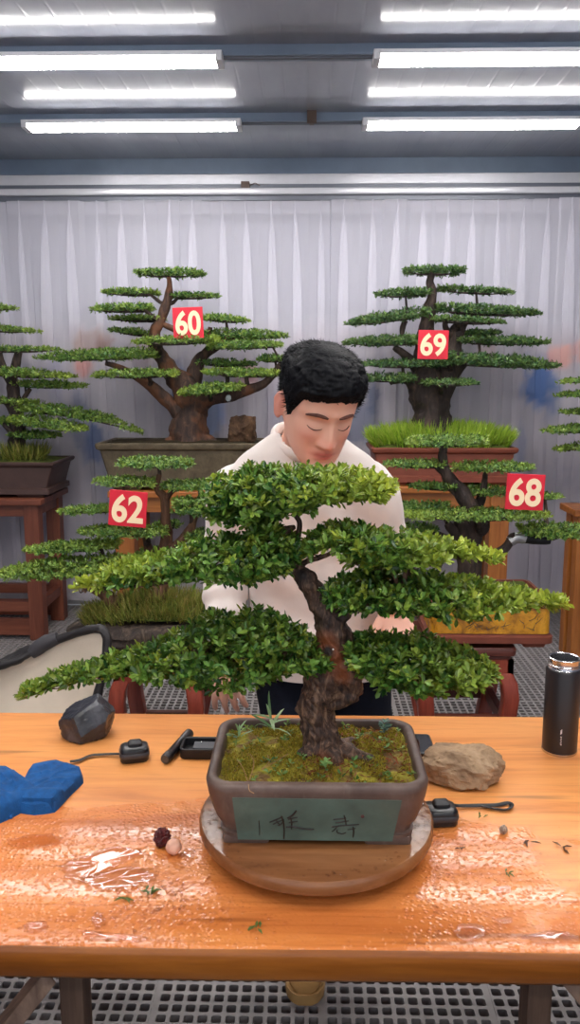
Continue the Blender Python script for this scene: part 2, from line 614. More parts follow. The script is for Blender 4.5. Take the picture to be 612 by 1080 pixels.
# ------------------------------------------------------------------ lamps
def emis(name, c, s):
    m, nt, b = nmat(name)
    b.inputs['Base Color'].default_value = (0.9, 0.9, 0.9, 1)
    b.inputs['Emission Color'].default_value = c
    b.inputs['Emission Strength'].default_value = s
    return m
m_tube = emis('lit_tube', (1.0, 0.965, 0.93, 1), LAMP_POWER)
def tube_lamp(xa, xb, y, label, group=None):
    t = thing('ceiling_tube_lamp', label, 'lamp', ((xa + xb) / 2, y, 2.77), group)
    mb = MB(); mb.box(((xa + xb) / 2, y, 2.799), ((xb - xa) / 2, 0.050, 0.009), 0, None, 0.003)
    mb.build('housing', m_white, t, smooth=False)
    mb = MB()
    mb.box(((xa + xb) / 2, y, 2.781), ((xb - xa) / 2 - .012, 0.046, 0.009), 0, None, 0.004)
    mb.build('diffuser', m_tube, t)
    for x in (xa, xb):
        mb = MB(); mb.box((x, y, 2.789), (0.014, 0.052, 0.019), 0, None, 0.004)
        mb.build('end_cap', m_white, t, smooth=False)
    return t
def px_x(px, py, y):
    return at(px, py, y).x
rowlab = {0: 'nearer', 1: 'farther'}
LL = 1.08
for r, (y, xl, xr, yl, yr) in enumerate(((ROWS[0] - .01, 232, 397, 65, 62), (ROWS[1] - .01, 252, 385, 134, 130))):
    a = px_x(xl, yl, y); b_ = px_x(xr, yr, y)
    tube_lamp(a - LL, a, y, ['long glowing tube lamp on the nearer visible beam, left side, running out of frame',
                             'long glowing tube lamp on the farther beam, left side, whole tube in view'][r])
    tube_lamp(b_, b_ + LL, y, ['long glowing tube lamp on the nearer visible beam, right side, higher in the picture',
                               'long glowing tube lamp on the farther beam, right side, closest to the right curtain top'][r])
    mb = MB(); mb.tube([(a + .016, y, 2.795), (b_ - .016, y, 2.795)], 0.007, 8)
    tag(mb.build('conduit', m_darkrail), ['thin grey conduit between the two nearer tube lamps', 'thin grey conduit between the two farther tube lamps'][r], 'conduit')
for y in NEAR_ROWS:
    for xa in (-1.5, 0.42):
        tube_lamp(xa, xa + LL, y - .01, 'glowing tube lamp on a ceiling beam nearer than the camera sees', 'ceiling lamps nearer than the visible rows')
m_brown = flat('brown_box', (84, 66, 58), 0.6)
c = at(329, 122, 4.33)
mb = MB(); mb.box((c.x, 4.332, 2.826), (0.024, 0.016, 0.034), 0, None, 0.003)
mb.box((c.x, 4.325, 2.800), (0.012, 0.018, 0.012), 0, None, 0.002)
tag(mb.build('junction_box', m_brown, smooth=False), 'small dark junction box on the farther beam between the two lamps', 'junction box')
c = at(259, 194, 5.18)
mb = MB(); mb.box((c.x, 5.172, 2.690), (0.026, 0.014, 0.020), 0, None, 0.003)
mb.tube([(c.x + .03, 5.17, 2.69), (c.x + .06, 5.165, 2.70), (c.x + .09, 5.165, 2.685)], 0.003, 6)
tag(mb.build('wall_bracket', m_brown, smooth=False), 'small brown bracket on the curtain rail channel above the centre curtain', 'bracket')

# ------------------------------------------------------------------ ink landscape printed on the lower part of the curtain
BLOBS = [  # px, py, rx, ry, colour, strength
        (190, 425, 10, 45, (41, 67, 113), .9), (222, 440, 16, 34, (120, 137, 176), .9), (85, 440, 16, 36, (73, 83, 110), .8), (102, 470, 8, 30, (40, 67, 110), .9),
        (96, 362, 24, 16, (120, 96, 86), .8), (60, 392, 10, 36, (102, 104, 125), .7), (30, 400, 20, 26, (96, 99, 120), .6), (88, 388, 10, 12, (152, 102, 94), .9), (112, 366, 12, 12, (112, 88, 84), .7),
        (150, 370, 14, 20, (140, 112, 110), .5), (262, 396, 16, 18, (160, 120, 120), .7), (300, 430, 20, 30, (120, 120, 141), .5),
        (380, 445, 26, 24, (83, 89, 110), .9), (393, 418, 9, 18, (67, 76, 101), .9), (441, 404, 7, 26, (56, 80, 129), .9), (568, 408, 20, 28, (46, 83, 135), 1.), (582, 420, 10, 24, (62, 83, 120), .8),
        (590, 378, 12, 14, (164, 120, 110), .9), (612, 370, 10, 14, (160, 112, 103), .8), (512, 372, 12, 14, (156, 128, 127), .6), (555, 372, 14, 12, (96, 94, 108), .6),
        (550, 470, 6, 26, (88, 97, 125), .7), (20, 480, 40, 60, (92, 97, 120), .5), (110, 500, 18, 60, (83, 94, 123), .55), (560, 510, 46, 30, (96, 97, 115), .6), (575, 600, 40, 30, (110, 108, 123), .4),
        (70, 560, 30, 60, (112, 112, 129), .4), (300, 500, 60, 30, (104, 107, 127), .4)]
YCU = YW - 0.16
INK = [(at(px, py, YCU), rx * ppm(px, py, YCU), ry * ppm(px, py, YCU), lin([min(255, q * 1.42 + 12) for q in c]), s * .92) for px, py, rx, ry, c, s in BLOBS]
def ink_at(x, z):
    """pigment colour and cover of the print"""
    n1 = mnoise.noise(Vector((x * 5, z * 3.2, 3))) + .6 * mnoise.noise(Vector((x * 13, z * 8, 9)))
    n2 = mnoise.noise(Vector((x * 28, z * 20, 1)))
    base = lin((206, 194, 200)); cov = .45 * max(0.0, min(1.0, (1.93 - z + .05 * n1) / .16))
    c = list(base[:3])
    for p, rx, ry, col, s in INK:
        dx = (x - p.x) / rx; dz = (z - p.z) / ry
        if abs(dx) > 2.5 or abs(dz) > 2.5: continue
        r = math.sqrt(dx * dx + dz * dz) + .45 * n1 + .30 * n2
        a = max(0.0, min(1.0, (1.15 - r) / .5)) * s
        c = [q * (1 - a) + w * a for q, w in zip(c, col)]
        cov = cov * (1 - a) + .95 * a
    return c + [cov]

# ------------------------------------------------------------------ sheer curtains with pinch pleats
def m_sheer():
    m, nt, b = nmat('sheer_white_voile')
    b.inputs['Base Color'].default_value = lin((242, 240, 250))
    b.inputs['Roughness'].default_value = 0.7
    b.inputs['Specular IOR Level'].default_value = 0.2
    tl = nt.nodes.new('ShaderNodeBsdfTranslucent'); tl.inputs[0].default_value = lin((242, 240, 250))
    tp = nt.nodes.new('ShaderNodeBsdfTransparent')
    ia = nt.nodes.new('ShaderNodeAttribute'); ia.attribute_name = 'ink'
    cc = mixc(nt, ia.outputs['Alpha'], lin((242, 240, 250)), ia.outputs['Color'])
    nt.links.new(cc, b.inputs['Base Color']); nt.links.new(cc, tl.inputs[0])
    m1 = nt.nodes.new('ShaderNodeMixShader'); m1.inputs[0].default_value = 0.3
    nt.links.new(b.outputs[0], m1.inputs[1]); nt.links.new(tl.outputs[0], m1.inputs[2])
    m2 = nt.nodes.new('ShaderNodeMixShader'); nt.links.new(maprange(nt, ia.outputs['Alpha'], 0.0, 1.0, 0.58, 0.12), m2.inputs[0])
    nt.links.new(m1.outputs[0], m2.inputs[1]); nt.links.new(tp.outputs[0], m2.inputs[2])
    nt.links.new(m2.outputs[0], nt.nodes['Material Output'].inputs['Surface'])
    return m
m_voile = m_sheer()
m_header = m_voile
def curtain(x0, x1, label, seed, droop=0.0):
    rg = random.Random(seed)
    sp = 0.152
    n = max(2, int(round((x1 - x0) / sp)))
    zs = list(np.linspace(.07, 1.95, 84)) + [2.05, 2.15, 2.28, 2.38, 2.45, 2.49, 2.515, 2.52, 2.56, 2.60]
    pl = []
    for i in range(n):
        pl.append((x0 + (i + .5) * (x1 - x0) / n + rg.uniform(-.012, .012), rg.uniform(.7, 1.25), rg.uniform(-.02, .02), rg.uniform(0, 6)))
    Y0 = YW - 0.16 - (0.035 if seed == 5 else 0)
    rows = []
    for z in zs:
        row = []
        d = max(0.0, 2.52 - z)
        for i, (a, wk, lean, ph) in enumerate(pl):
            w = (0.006 + 0.029 * (1 - math.exp(-d / 0.28))) * wk if d > 0 else 0.005
            fwd = 0.012 + 0.022 * (1 - math.exp(-d / 0.25))
            cx = a + lean * min(d, 1.6) + 0.006 * math.sin(z * 2.3 + ph)
            yb = Y0 + 0.008 * math.sin(ph + z * 1.7)
            half = (x1 - x0) / n / 2
            dz = -droop * max(0, 1 - abs(i - 1.2) / 1.2) if z > 2.4 else 0
            xl, xr = (cx - half if i else x0), (cx + half if i < n - 1 else x1)
            row += [(xl + (cx - .001 - xl) * q, yb + .004 * (1 - q), z + dz) for q in (0, .3, .6, 1)]
            row += [(cx - w, yb - fwd * .35, z + dz), (cx - w * .96, yb - fwd * .5, z + dz), (cx, yb - fwd * .62, z + dz), (cx + w * .96, yb - fwd * .5, z + dz), (cx + w, yb - fwd * .35, z + dz)]
            row += [(cx + .001 + (xr - cx - .001) * q, yb + .004 * q, z + dz) for q in ((0, .4, .7) if i < n - 1 else (0, .4, .7, 1))]
        rows.append(row)
    k = len(rows[0])
    vs = [p for r in rows for p in r]
    fs = [(i * k + j, i * k + j + 1, (i + 1) * k + j + 1, (i + 1) * k + j) for i in range(len(rows) - 1) for j in range(k - 1)]
    t = thing('sheer_curtain', label, 'curtain', ((x0 + x1) / 2, Y0, 0.07))
    mb = MB(); mb.add(vs, fs); pc = mb.build('pleated_cloth', m_voile, t, smooth=False)
    point_color(pc.data, 'ink', np.array([ink_at(p[0], p[2]) if abs(p[0]) < 2.7 and p[2] < 2.0 else (.5, .48, .5, 0) for p in vs]))
    # stitched heading band along the top
    mb = MB(); hk = 60
    vs = []
    for i in range(hk + 1):
        x = x0 + (x1 - x0) * i / hk
        for z in (2.525, 2.602):
            vs.append((x, Y0 + 0.014, z))
    mb.add(vs, [(2 * i, 2 * i + 2, 2 * i + 3, 2 * i + 1) for i in range(hk)])
    hb_ = mb.build('heading_band', m_header, t); point_color(hb_.data, 'ink', np.zeros((len(hb_.data.vertices), 4)))
    return t
xs_ = at(590, 230, YW - .16).x
curtain(-4.3, xs_ + .012, 'white sheer pinch-pleated curtain covering nearly the whole back wall', 3)
curtain(xs_ - .012, 4.3, 'white sheer curtain at the far right edge behind the partly seen bonsai', 5, 0.03)
# ------------------------------------------------------------------ the work table
ZT = 0.75
YN = on(306, 1000, ZT).y
YF = on(306, 753.5, ZT).y
def m_tablewood():
    m, nt, b = nmat('varnished_table_wood')
    v = coords(nt, (1.1, 11, 11), 'Object')
    n1 = noise_tex(nt, v, 1.4, 6, 0.6, 0.9)
    n2 = noise_tex(nt, coords(nt, (3.0, 50, 50)), 1.6, 4, 0.6, 0.3)
    n3 = noise_tex(nt, coords(nt, (1, 1.6, 1)), 3.2, 4, 0.6)
    c = ramp(nt, n1, [(0.25, lin((190, 114, 56))), (0.45, lin((222, 144, 78))), (0.6, lin((232, 158, 90))), (0.78, lin((212, 130, 66)))])
    dark = ramp(nt, n2, [(0.32, (0.62, 0.5, 0.42, 1)), (0.46, (1, 1, 1, 1))])
    c = mixc(nt, 0.42, c, dark, 'MULTIPLY')
    # long dark grain flecks
    fl = noise_tex(nt, coords(nt, (1.6, 26, 26)), 1.1, 3, 0.5, 0.4)
    flm = ramp(nt, fl, [(0.66, (0, 0, 0, 1)), (0.74, (1, 1, 1, 1))])
    c = mixc(nt, mathn(nt, 'MULTIPLY', flm, 0.55), c, lin((112, 62, 34)))
    # soaked areas: the front half, streaked and blotchy
    tc = nt.nodes.new('ShaderNodeTexCoord')
    sp = nt.nodes.new('ShaderNodeSeparateXYZ'); nt.links.new(tc.outputs['Object'], sp.inputs[0])
    depth = maprange(nt, sp.outputs[1], 0.10, -0.12, 0.0, 1.0)          # 0 at the back, 1 in front
    wet = mathn(nt, 'ADD', mathn(nt, 'MULTIPLY', depth, 0.62), mathn(nt, 'MULTIPLY', n3, 0.9))
    dry = maprange(nt, sp.outputs[0], 0.16, 0.34, 0.0, 0.26)           # the right end stayed drier
    wet = mathn(nt, 'SUBTRACT', wet, dry)
    wetm = ramp(nt, wet, [(0.72, (0, 0, 0, 1)), (0.82, (1, 1, 1, 1))])
    c = mixc(nt, mathn(nt, 'MULTIPLY', wetm, 0.5), c, mixc(nt, 1.0, c, lin((214, 160, 116)), 'MULTIPLY'))
    nt.links.new(c, b.inputs['Base Color'])
    rgh = mathn(nt, 'SUBTRACT', 0.42, mathn(nt, 'MULTIPLY', wetm, 0.29))
    nt.links.new(rgh, b.inputs['Roughness'])
    b.inputs['Specular IOR Level'].default_value = 0.5
    # droplets in the soaked area
    vo = nt.nodes.new('ShaderNodeTexVoronoi'); vo.inputs['Scale'].default_value = 130
    nt.links.new(coords(nt, (1, 1, 1)), vo.inputs['Vector'])
    dr = ramp(nt, vo.outputs['Distance'], [(0.0, (1, 1, 1, 1)), (0.5, (0, 0, 0, 1))])
    h = mathn(nt, 'ADD', mathn(nt, 'MULTIPLY', mathn(nt, 'MULTIPLY', dr, wetm), 0.8), mathn(nt, 'MULTIPLY', n2, 0.25))
    bump(nt, b, h, 0.4, 0.003)
    return m
m_table = m_tablewood()
m_leg = woodmat('weathered_trestle_wood', (62, 44, 36), (98, 74, 60), (128, 104, 88), 0.7, 'Z')
m_legx = woodmat('weathered_brace_wood', (98, 74, 60), (140, 112, 94), (164, 138, 118), 0.65, 'Z')
tbl = thing('wooden_work_table', 'long varnished orange wood table with a wet front half, in the foreground', 'table', (0, (YN + YF) / 2, 0))
mb = MB()
# slightly waney front edge
ring0 = []
prof = [(-0.056, 0.006), (-0.048, 0.0), (-0.012, -0.003), (-0.003, 0.001), (0.0, 0.006)]
nx = 60
rows = []
for i in range(nx + 1):
    x = -1.15 + 2.3 * i / nx
    wv = 0.0022 * mnoise.noise(Vector((x * 3, 0, 0))) + 0.0008 * mnoise.noise(Vector((x * 15, 4, 0)))
    r = [Vector((x, YN + dy + wv, ZT + dz)) for dz, dy in prof] + [Vector((x, YF - .004, ZT)), Vector((x, YF, ZT - .005)), Vector((x, YF, ZT - .056))]
    rows.append(r)
mb.rings(rows, 0)
np_ = len(prof) + 3
m_edge = woodmat('shaded_amber_edge_wood', (104, 52, 12), (150, 84, 24), (176, 106, 40), 0.3, 'X')
for k_ in range(nx):   # shade of the unlit front edge, with wet varnish, put into its colour
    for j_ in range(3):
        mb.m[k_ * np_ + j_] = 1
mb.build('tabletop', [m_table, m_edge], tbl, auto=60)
def post(px, py, Y, w):
    p = at(px, py, Y)
    m = MB(); m.bar((p.x, Y, 0.0), (p.x, Y, ZT - 0.056), w, w, 0, 0.004)
    m.build('leg', m_leg, tbl, smooth=False)
    return p.x
lx = post(79, 1050, 1.20, 0.040); rx = post(566, 1050, 1.20, 0.040)
for x in (lx, rx):
    m = MB(); m.bar((x * 1.36, YF - 0.12, 0), (x * 1.36, YF - 0.12, ZT - 0.056), 0.05, 0.05, 0, 0.004); m.build('leg', m_leg, tbl, smooth=False)
    m = MB(); m.bar((x, 1.22, 0.14), (x * 1.36, YF - 0.12, 0.14), 0.03, 0.06, 0, 0.003); m.build('stretcher', m_leg, tbl, smooth=False)
for sx, pa, pb in ((-1, (46, 1033), (-4, 1096)), (1, (606, 1033), (660, 1096))):
    a = at(pa[0], pa[1], 1.14); b_ = at(pb[0], pb[1], 1.08)
    a2 = a + (a - b_) * 0.10; b2 = b_ + (b_ - a) * 3.0
    k_ = (a2.z - 0.0) / (a2.z - b2.z)
    b2 = a2 + (b2 - a2) * min(k_, 1.0)
    m = MB(); m.bar(a2, b2, 0.026, 0.052, 0, 0.003, Vector((0, 1, 0))); m.build('brace', m_legx, tbl, smooth=False)

# ------------------------------------------------------------------ generic shaped pieces
def outline_pillow(pts, z0, H, name, mat, parent=None, rings=9, fold=None, power=2.5, sharp=False, n=72, base=None):
    """soft body lying on the table with the given (world xy) outline"""
    P = [Vector((p[0], p[1], 0)) for p in pts]
    P2, _ = spline(P + [P[0]], [1] * (len(P) + 1), max(2, n // len(P)))
    P2 = P2[:-1]
    if sharp:
        q_ = max(2, n // len(P))
        lin_ = [P[i].lerp(P[(i + 1) % len(P)], k / q_) for i in range(len(P)) for k in range(q_)]
        P2 = [a.lerp(b2, .75) for a, b2 in zip(P2, lin_)]
    c = sum(P2, Vector()) / len(P2)
    rg = []
    rg.append([Vector((p.x, p.y, z0)) for p in P2])
    for i in range(rings + 1):
        t = 1 - i / rings
        t = t if t > 0 else 0.001
        r = []
        for p in P2:
            q = c + (p - c) * t
            h = H * (1 - t ** power) ** 0.5
            if fold: h += fold(q.x, q.y) * min(1, (1 - t) * 3)
            r.append(Vector((q.x, q.y, z0 + max(h, 0.0003))))
        rg.append(r)
    mb = MB(); mb.rings(rg)
    return mb.build(name, mat, parent, base=base)
def rock(c, size, seed, name, mat, rot=0.0, planes=16, rough=0.06, parent=None, sub=5, base_z=None, cuts=None):
    rg = random.Random(seed)
    N = []
    for i in range(planes):
        z = rg.uniform(-1, 1); a = rg.uniform(0, 2 * PI); r = math.sqrt(1 - z * z)
        N.append((Vector((r * math.cos(a), r * math.sin(a), z)), rg.uniform(.68, 1.0)))
    if cuts: N = [(Vector(q[:3]).normalized(), q[3]) for q in cuts]
    N.append((Vector((0, 0, -1)), 0.75))
    bm = bmesh.new()
    bmesh.ops.create_icosphere(bm, subdivisions=sub, radius=1)
    R = Matrix.Rotation(rot, 3, 'Z')
    zs = []
    for v in bm.verts:
        d = v.co.normalized()
        r = 1.15
        for nrm, dd in N:
            k = d.dot(nrm)
            if k > 0.05: r = min(r, dd / k)
        q = d * r
        f = 1 + rough * (mnoise.noise(q * 3 + Vector((seed, 0, 0))) + .6 * mnoise.noise(q * 8 + Vector((0, seed, 0))) + .3 * mnoise.noise(q * 18))
        q = q * f
        v.co = R @ Vector((q.x * size[0], q.y * size[1], q.z * size[2]))
    lo = min(v.co.z for v in bm.verts)
    bz = c[2]
    mb = MB()
    bm.verts.ensure_lookup_table()
    mb.add([Vector((c[0] + v.co.x, c[1] + v.co.y, bz + v.co.z - lo)) for v in bm.verts], [[v.index for v in f.verts] for f in bm.faces])
    bm.free()
    return mb.build(name, mat, parent, auto=28)
def rockmat(name, a, b_, c_, scale=8, rough=0.6, spec=0.5):
    m, nt, b = nmat(name)
    v = coords(nt)
    n = noise_tex(nt, v, scale, 6, 0.65, 0.6); n2 = noise_tex(nt, v, scale * 9, 4, 0.7)
    c = ramp(nt, n, [(0.32, lin(a)), (0.5, lin(b_)), (0.68, lin(c_))])
    c = mixc(nt, 0.5, c, ramp(nt, n2, [(0.3, (.6, .6, .6, 1)), (0.65, (1, 1, 1, 1))]), 'MULTIPLY')
    nt.links.new(c, b.inputs['Base Color'])
    b.inputs['Roughness'].default_value = rough; b.inputs['Specular IOR Level'].default_value = spec
    bump(nt, b, n2, 0.5, 0.004)
    return m
m_black = flat('matt_black', (24, 24, 28), 0.5, 0, 0.4, 0.1)
m_blackgloss = flat('black_plastic', (22, 23, 27), 0.28, 0, 0.5, 0.1)
m_grey = flat('dark_grey_plastic', (58, 60, 66), 0.4)
m_steel = flat('brushed_steel', (200, 200, 204), 0.25, 1.0)

# ------------------------------------------------------------------ thermos
p = on(590, 791, ZT)
th = thing('thermos_flask', 'tall open matt black thermos flask with bare steel rim at the table right edge', 'thermos', p)
R0 = 0.0355
mb = MB(); mb.lathe(p, [(R0 - .004, 0), (R0, .004), (R0, .178), (R0 - .0015, .182), (R0 - .003, .183)], 48, cap1=False)
mb.build('body', flat('black_powder_coat', (26, 25, 29), 0.38, 0, 0.5, 0.06), th)
mb = MB()
mb.lathe(p, [(R0 - .003, .183), (R0 - .0045, .185), (R0 - .0045, .189), (R0 - .003, .1905), (R0 - .0045, .192), (R0 - .005, .199), (R0 - .0035, .2035), (R0 - .0055, .205), (R0 - .0075, .203), (R0 - .0085, .17), (R0 - .0085, .05), (0.001, .048)], 48, cap0=False)
mb.build('steel_mouth', m_steel, th)
mb = MB(); mb.lathe(p, [(R0 + .0002, -.0), (R0 + .0008, .0015), (R0 + .0004, .005)], 48)
mb.build('base_ring', m_steel, th)
m_print = flat('pale_print', (205, 205, 210), 0.5)
mb = MB()
def thermos_mark(du, z, w, h):
    a0 = math.atan2(-p.y, -p.x) + 0.42
    for s in (0,):
        a = a0 + du / R0
        q = [(a - w / 2 / R0, z), (a + w / 2 / R0, z), (a + w / 2 / R0, z + h), (a - w / 2 / R0, z + h)]
        f = [Vector((p.x + (R0 + .0005) * math.cos(t), p.y + (R0 + .0005) * math.sin(t), p.z + zz)) for t, zz in q]
        bk = [Vector((p.x + (R0 - .0005) * math.cos(t), p.y + (R0 - .0005) * math.sin(t), p.z + zz)) for t, zz in q]
        mb.rings([bk, f])
thermos_mark(-.0136, .050, .0012, .009); thermos_mark(-.0120, .053, .0014, .008); thermos_mark(-.0128, .052, .003, .003)
for i, (wd, dz) in enumerate(((.0028, .0016), (.0022, .0016), (.0028, .0012), (.0018, .0018), (.0028, .0014), (.0026, .0016))):
    thermos_mark(-.0126 + (i % 2) * .0004, .044 - i * .0034, wd, dz)
mb.build('printed_mark', m_print, th, smooth=False)['label'] = 'tiny pale vertical printed mark'

# ------------------------------------------------------------------ rocks, cloth, tools on the table
m_darkrock = rockmat('black_glossy_stone', (22, 22, 26), (44, 46, 54), (92, 92, 100), 7, 0.35, 0.6)
m_tanrock = rockmat('tan_sandstone', (116, 92, 72), (166, 138, 108), (192, 164, 134), 9, 0.8, 0.3)
c = on(92, 777, ZT)
o = rock((c.x, c.y + .004, ZT), (0.058, 0.05, 0.050), 21, 'dark_stone', m_darkrock, 0.0, 13, cuts=[(-.5, -.15, .85, .56), (.25, -.85, .45, .62), (-.55, -.8, .1, .74), (1, -.1, -.15, .84), (.8, .1, .6, .88), (-1, .1, -.1, .98), (0, 1, .2, .9), (.6, -.8, -.2, .8), (-.1, -.6, .75, .66)], rough=0.05)
tag(o, 'dark glossy black stone near the back edge of the table', 'stone')
c = on(488, 826, ZT)
o = rock((c.x, c.y + .012, ZT), (0.074, 0.05, 0.040), 8, 'tan_stone', m_tanrock, -0.08, 12, cuts=[(0, .1, 1, .70), (.55, -.3, .75, .78), (1, -.25, .15, .97), (-1, .1, .15, 1.0), (-.5, -.45, .7, .80), (-.1, -1, .2, .80), (.7, -.7, 0, .92), (0, 1, .1, .9), (-.75, -.7, -.1, .92), (.15, -.75, .6, .76)], rough=0.10)
tag(o, 'flat tan brown stone lying right of the glazed pot', 'stone')

m_cloth, nt, b = nmat('blue_towel')
v = coords(nt)
n = noise_tex(nt, v, 60, 4); 
nt.links.new(ramp(nt, n, [(0.3, lin((2, 62, 116))), (0.7, lin((4, 84, 148)))]), b.inputs['Base Color'])
b.inputs['Roughness'].default_value = 0.9
bump(nt, b, noise_tex(nt, v, 400, 2), 0.4, 0.002)
def T(px, py): 
    q = on(px, py, ZT); return (q.x, q.y)
tw = thing('blue_cloth', 'crumpled folded blue towel at the table left edge', 'cloth', on(30, 845, ZT))
f1 = lambda x, y: 0.004 * mnoise.noise(Vector((x * 22 + y * 14, y * 30 - x * 14, 0))) + 0.006 * (1 - abs(mnoise.noise(Vector((x * 26 - y * 20, x * 10 + y * 16, 7))))) ** 6
outline_pillow([T(20, 836), T(34, 812), T(60, 808), T(86, 815), T(88, 826), T(74, 840), T(58, 857), T(36, 860), T(14, 856)], ZT, 0.020, 'folded_end', m_cloth, tw, 14, f1, 14, True, n=108)
f2 = lambda x, y: 0.007 * mnoise.noise(Vector((x * 22 - y * 20, y * 26, 4))) + 0.009 * (1 - abs(mnoise.noise(Vector((x * 24 + y * 26, x * 12 - y * 12, 2))))) ** 5
outline_pillow([T(-70, 846), T(-50, 822), T(-10, 818), T(8, 816), T(30, 830), T(46, 846), T(22, 858), T(6, 866), T(-30, 880), T(-62, 872)], ZT, 0.028, 'bunched_end', m_cloth, tw, 14, f2, 10, True, n=110)
f3 = lambda x, y: 0.002 * math.sin(y * 200)
outline_pillow([T(16, 848), T(40, 842), T(66, 838), T(70, 846), T(56, 857), T(22, 856)], ZT + .004, 0.027, 'under_fold', m_cloth, tw, 8, f3, 8, True, n=60)
mb = MB(); q = on(16, 858, ZT)
mb.tube([q + Vector((0.004, .012, .012)), q + Vector((0, 0, .006)), q + Vector((-.002, -.014, .003)), q + Vector((.001, -.02, .003))], [.005, .004, .004, .002], 8, smooth=4)
mb.build('hanging_loop', m_cloth, tw)

def tape_measure(px, py, ang, label, strap_px):
    c = on(px, py, ZT)
    t = thing('tape_measure', label, 'tape measure', c)
    R = Matrix.Rotation(ang, 3, 'Z')
    def rr(hw, hd, r, z, dx=0, dy=0):
        return [c + R @ Vector((q.x + dx, q.y + dy, z)) for q in rrect(hw, hd, r, 0)]
    mb = MB()
    mb.rings([rr(.027, .021, .012, 0), rr(.029, .023, .013, .003), rr(.029, .023, .013, .024), rr(.027, .021, .012, .028), rr(.022, .017, .010, .030)])
    mb.build('case', m_blackgloss, t)
    mb = MB(); mb.rings([rr(.0295, .0235, .0135, .010), rr(.0305, .0245, .014, .012), rr(.0305, .0245, .014, .018), rr(.0295, .0235, .0135, .020)])
    mb.build('rubber_band', m_grey, t)
    mb = MB(); mb.rings([rr(.015, .012, .006, .029, .002, .002), rr(.014, .011, .006, .035, .002, .002), rr(.011, .006, .003, .038, .002, .004)])
    mb.build('lock_button', m_black, t)
    mb = MB()
    pts = [on(a, b2, ZT) + Vector((0, 0, h)) for a, b2, h in strap_px]
    mb.tube(pts, .0042, 8, squash=0.4, smooth=5)
    mb.build('wrist_strap', m_black, t)
tape_measure(142, 800, 0.25, 'black tape measure with strap beside the dark stone and blue towel', [(131, 800, .010), (120, 798, .006), (108, 798, .005), (96, 799, .005), (84, 804, .005), (74, 806, .006)])
tape_measure(464, 866, 0.1, 'black tape measure right of the turntable with its looped strap lying on the wood', [(474, 858, .018), (484, 853, .006), (505, 852, .005), (524, 851, .004), (536, 849, .004), (540, 852, .004), (534, 856, .004), (522, 855, .004), (508, 852.5, .0045)])

a = on(174, 801, ZT + .010); b2 = on(200, 773, ZT + .010)
dv = (b2 - a)
fl = thing('pocket_torch', 'slim black pocket torch lying between the tape measure and black tray', 'torch', (a + b2) / 2 - Vector((0, 0, .0105)))
mb = MB(); L_ = dv.length
mb.lathe(a, [(.0085, 0), (.0105, .003), (.0105, .022), (.0095, .024), (.0095, L_ - .03), (.0105, L_ - .028), (.0105, L_ - .002), (.007, L_)], 24, axis=dv)
mb.build('barrel', m_blackgloss, fl)
mb = MB(); mb.lathe(a - dv.normalized() * .001, [(.0085, 0), (.0085, .002), (.006, .004), (.002, .0042)], 24, axis=dv)
mb.build('lens', flat('dark_lens', (70, 66, 62), 0.15), fl)

c = on(212, 799, ZT)
c = Vector((c.x + .012, c.y + .02, ZT))
tr = thing('black_tray', 'small open black plastic case left of the glazed pot', 'case', c)
mb = MB()
mb.rings([rrect(.052, .028, .008, ZT, c), rrect(.055, .031, .010, ZT + .004, c), rrect(.055, .031, .010, ZT + .022, c), rrect(.053, .029, .009, ZT + .023, c), rrect(.050, .026, .007, ZT + .021, c), rrect(.049, .025, .007, ZT + .006, c)])
mb.build('shell', m_black, tr)
mb = MB(); mb.box((c.x + .006, c.y + .002, ZT + .012), (.036, .016, .006), 0, None, .002); mb.build('inset_block', m_grey, tr, smooth=False)
for dx in (-.02, .016):
    mb = MB(); mb.box((c.x + .006 + dx, c.y + .012, ZT + .0185), (.003, .002, .001)); mb.build('metal_contact', m_steel, tr, smooth=False)

c = on(441, 788, ZT)
ph = thing('mobile_phone', 'black mobile phone half hidden behind the right side of the pot', 'phone', c)
mb = MB(); mb.rings([rrect(.030, .045, .008, ZT, c), rrect(.031, .046, .008, ZT + .002, c), rrect(.031, .046, .008, ZT + .008, c), rrect(.030, .045, .008, ZT + .009, c)])
mb.build('body', m_blackgloss, ph)
mb = MB(); mb.rings([rrect(.028, .042, .006, ZT + .009, c), rrect(.028, .042, .006, ZT + .0096, c)])
mb.build('screen', flat('dark_glass', (12, 13, 17), 0.06), ph)

m_lychee = rockmat('dark_red_shell', (62, 14, 18), (96, 26, 28), (130, 60, 52), 30, 0.3)
m_pink = flat('pale_pink_shell', (226, 172, 148), 0.45, 0, 0.4, 0.05)
c = on(171, 893, ZT); mb = MB(); mb.ball((c.x, c.y + .004, ZT + .0145), (.0135, .0135, .0148), 0, 22, 0.35, 3, 200)
tag(mb.build('red_seed_ball', m_lychee), 'small dark red bumpy ball behind the pink one on the wet table', 'ball')
c = on(183, 902, ZT); mb = MB(); mb.ball((c.x, c.y + .004, ZT + .0125), (.0128, .0125, .0128), 0, 22, 0.10, 5, 40)
tag(mb.build('pink_seed_ball', m_pink), 'small pale pink ball in front of the dark red one on the wet table', 'ball')
c = on(531, 879, ZT); mb = MB()
mb.ball((c.x, c.y, ZT + .007), (.0068, .0068, .0072), 0, 14, .3, 2, 60); mb.tube([(c.x, c.y, ZT + .012), (c.x + .002, c.y, ZT + .016)], [.003, .001], 8)
tag(mb.build('snail_shell', rockmat('pale_shell', (120, 96, 80), (176, 152, 132), (206, 188, 170), 60)), 'tiny pale snail shell below the looped strap on the table right half', 'snail shell')

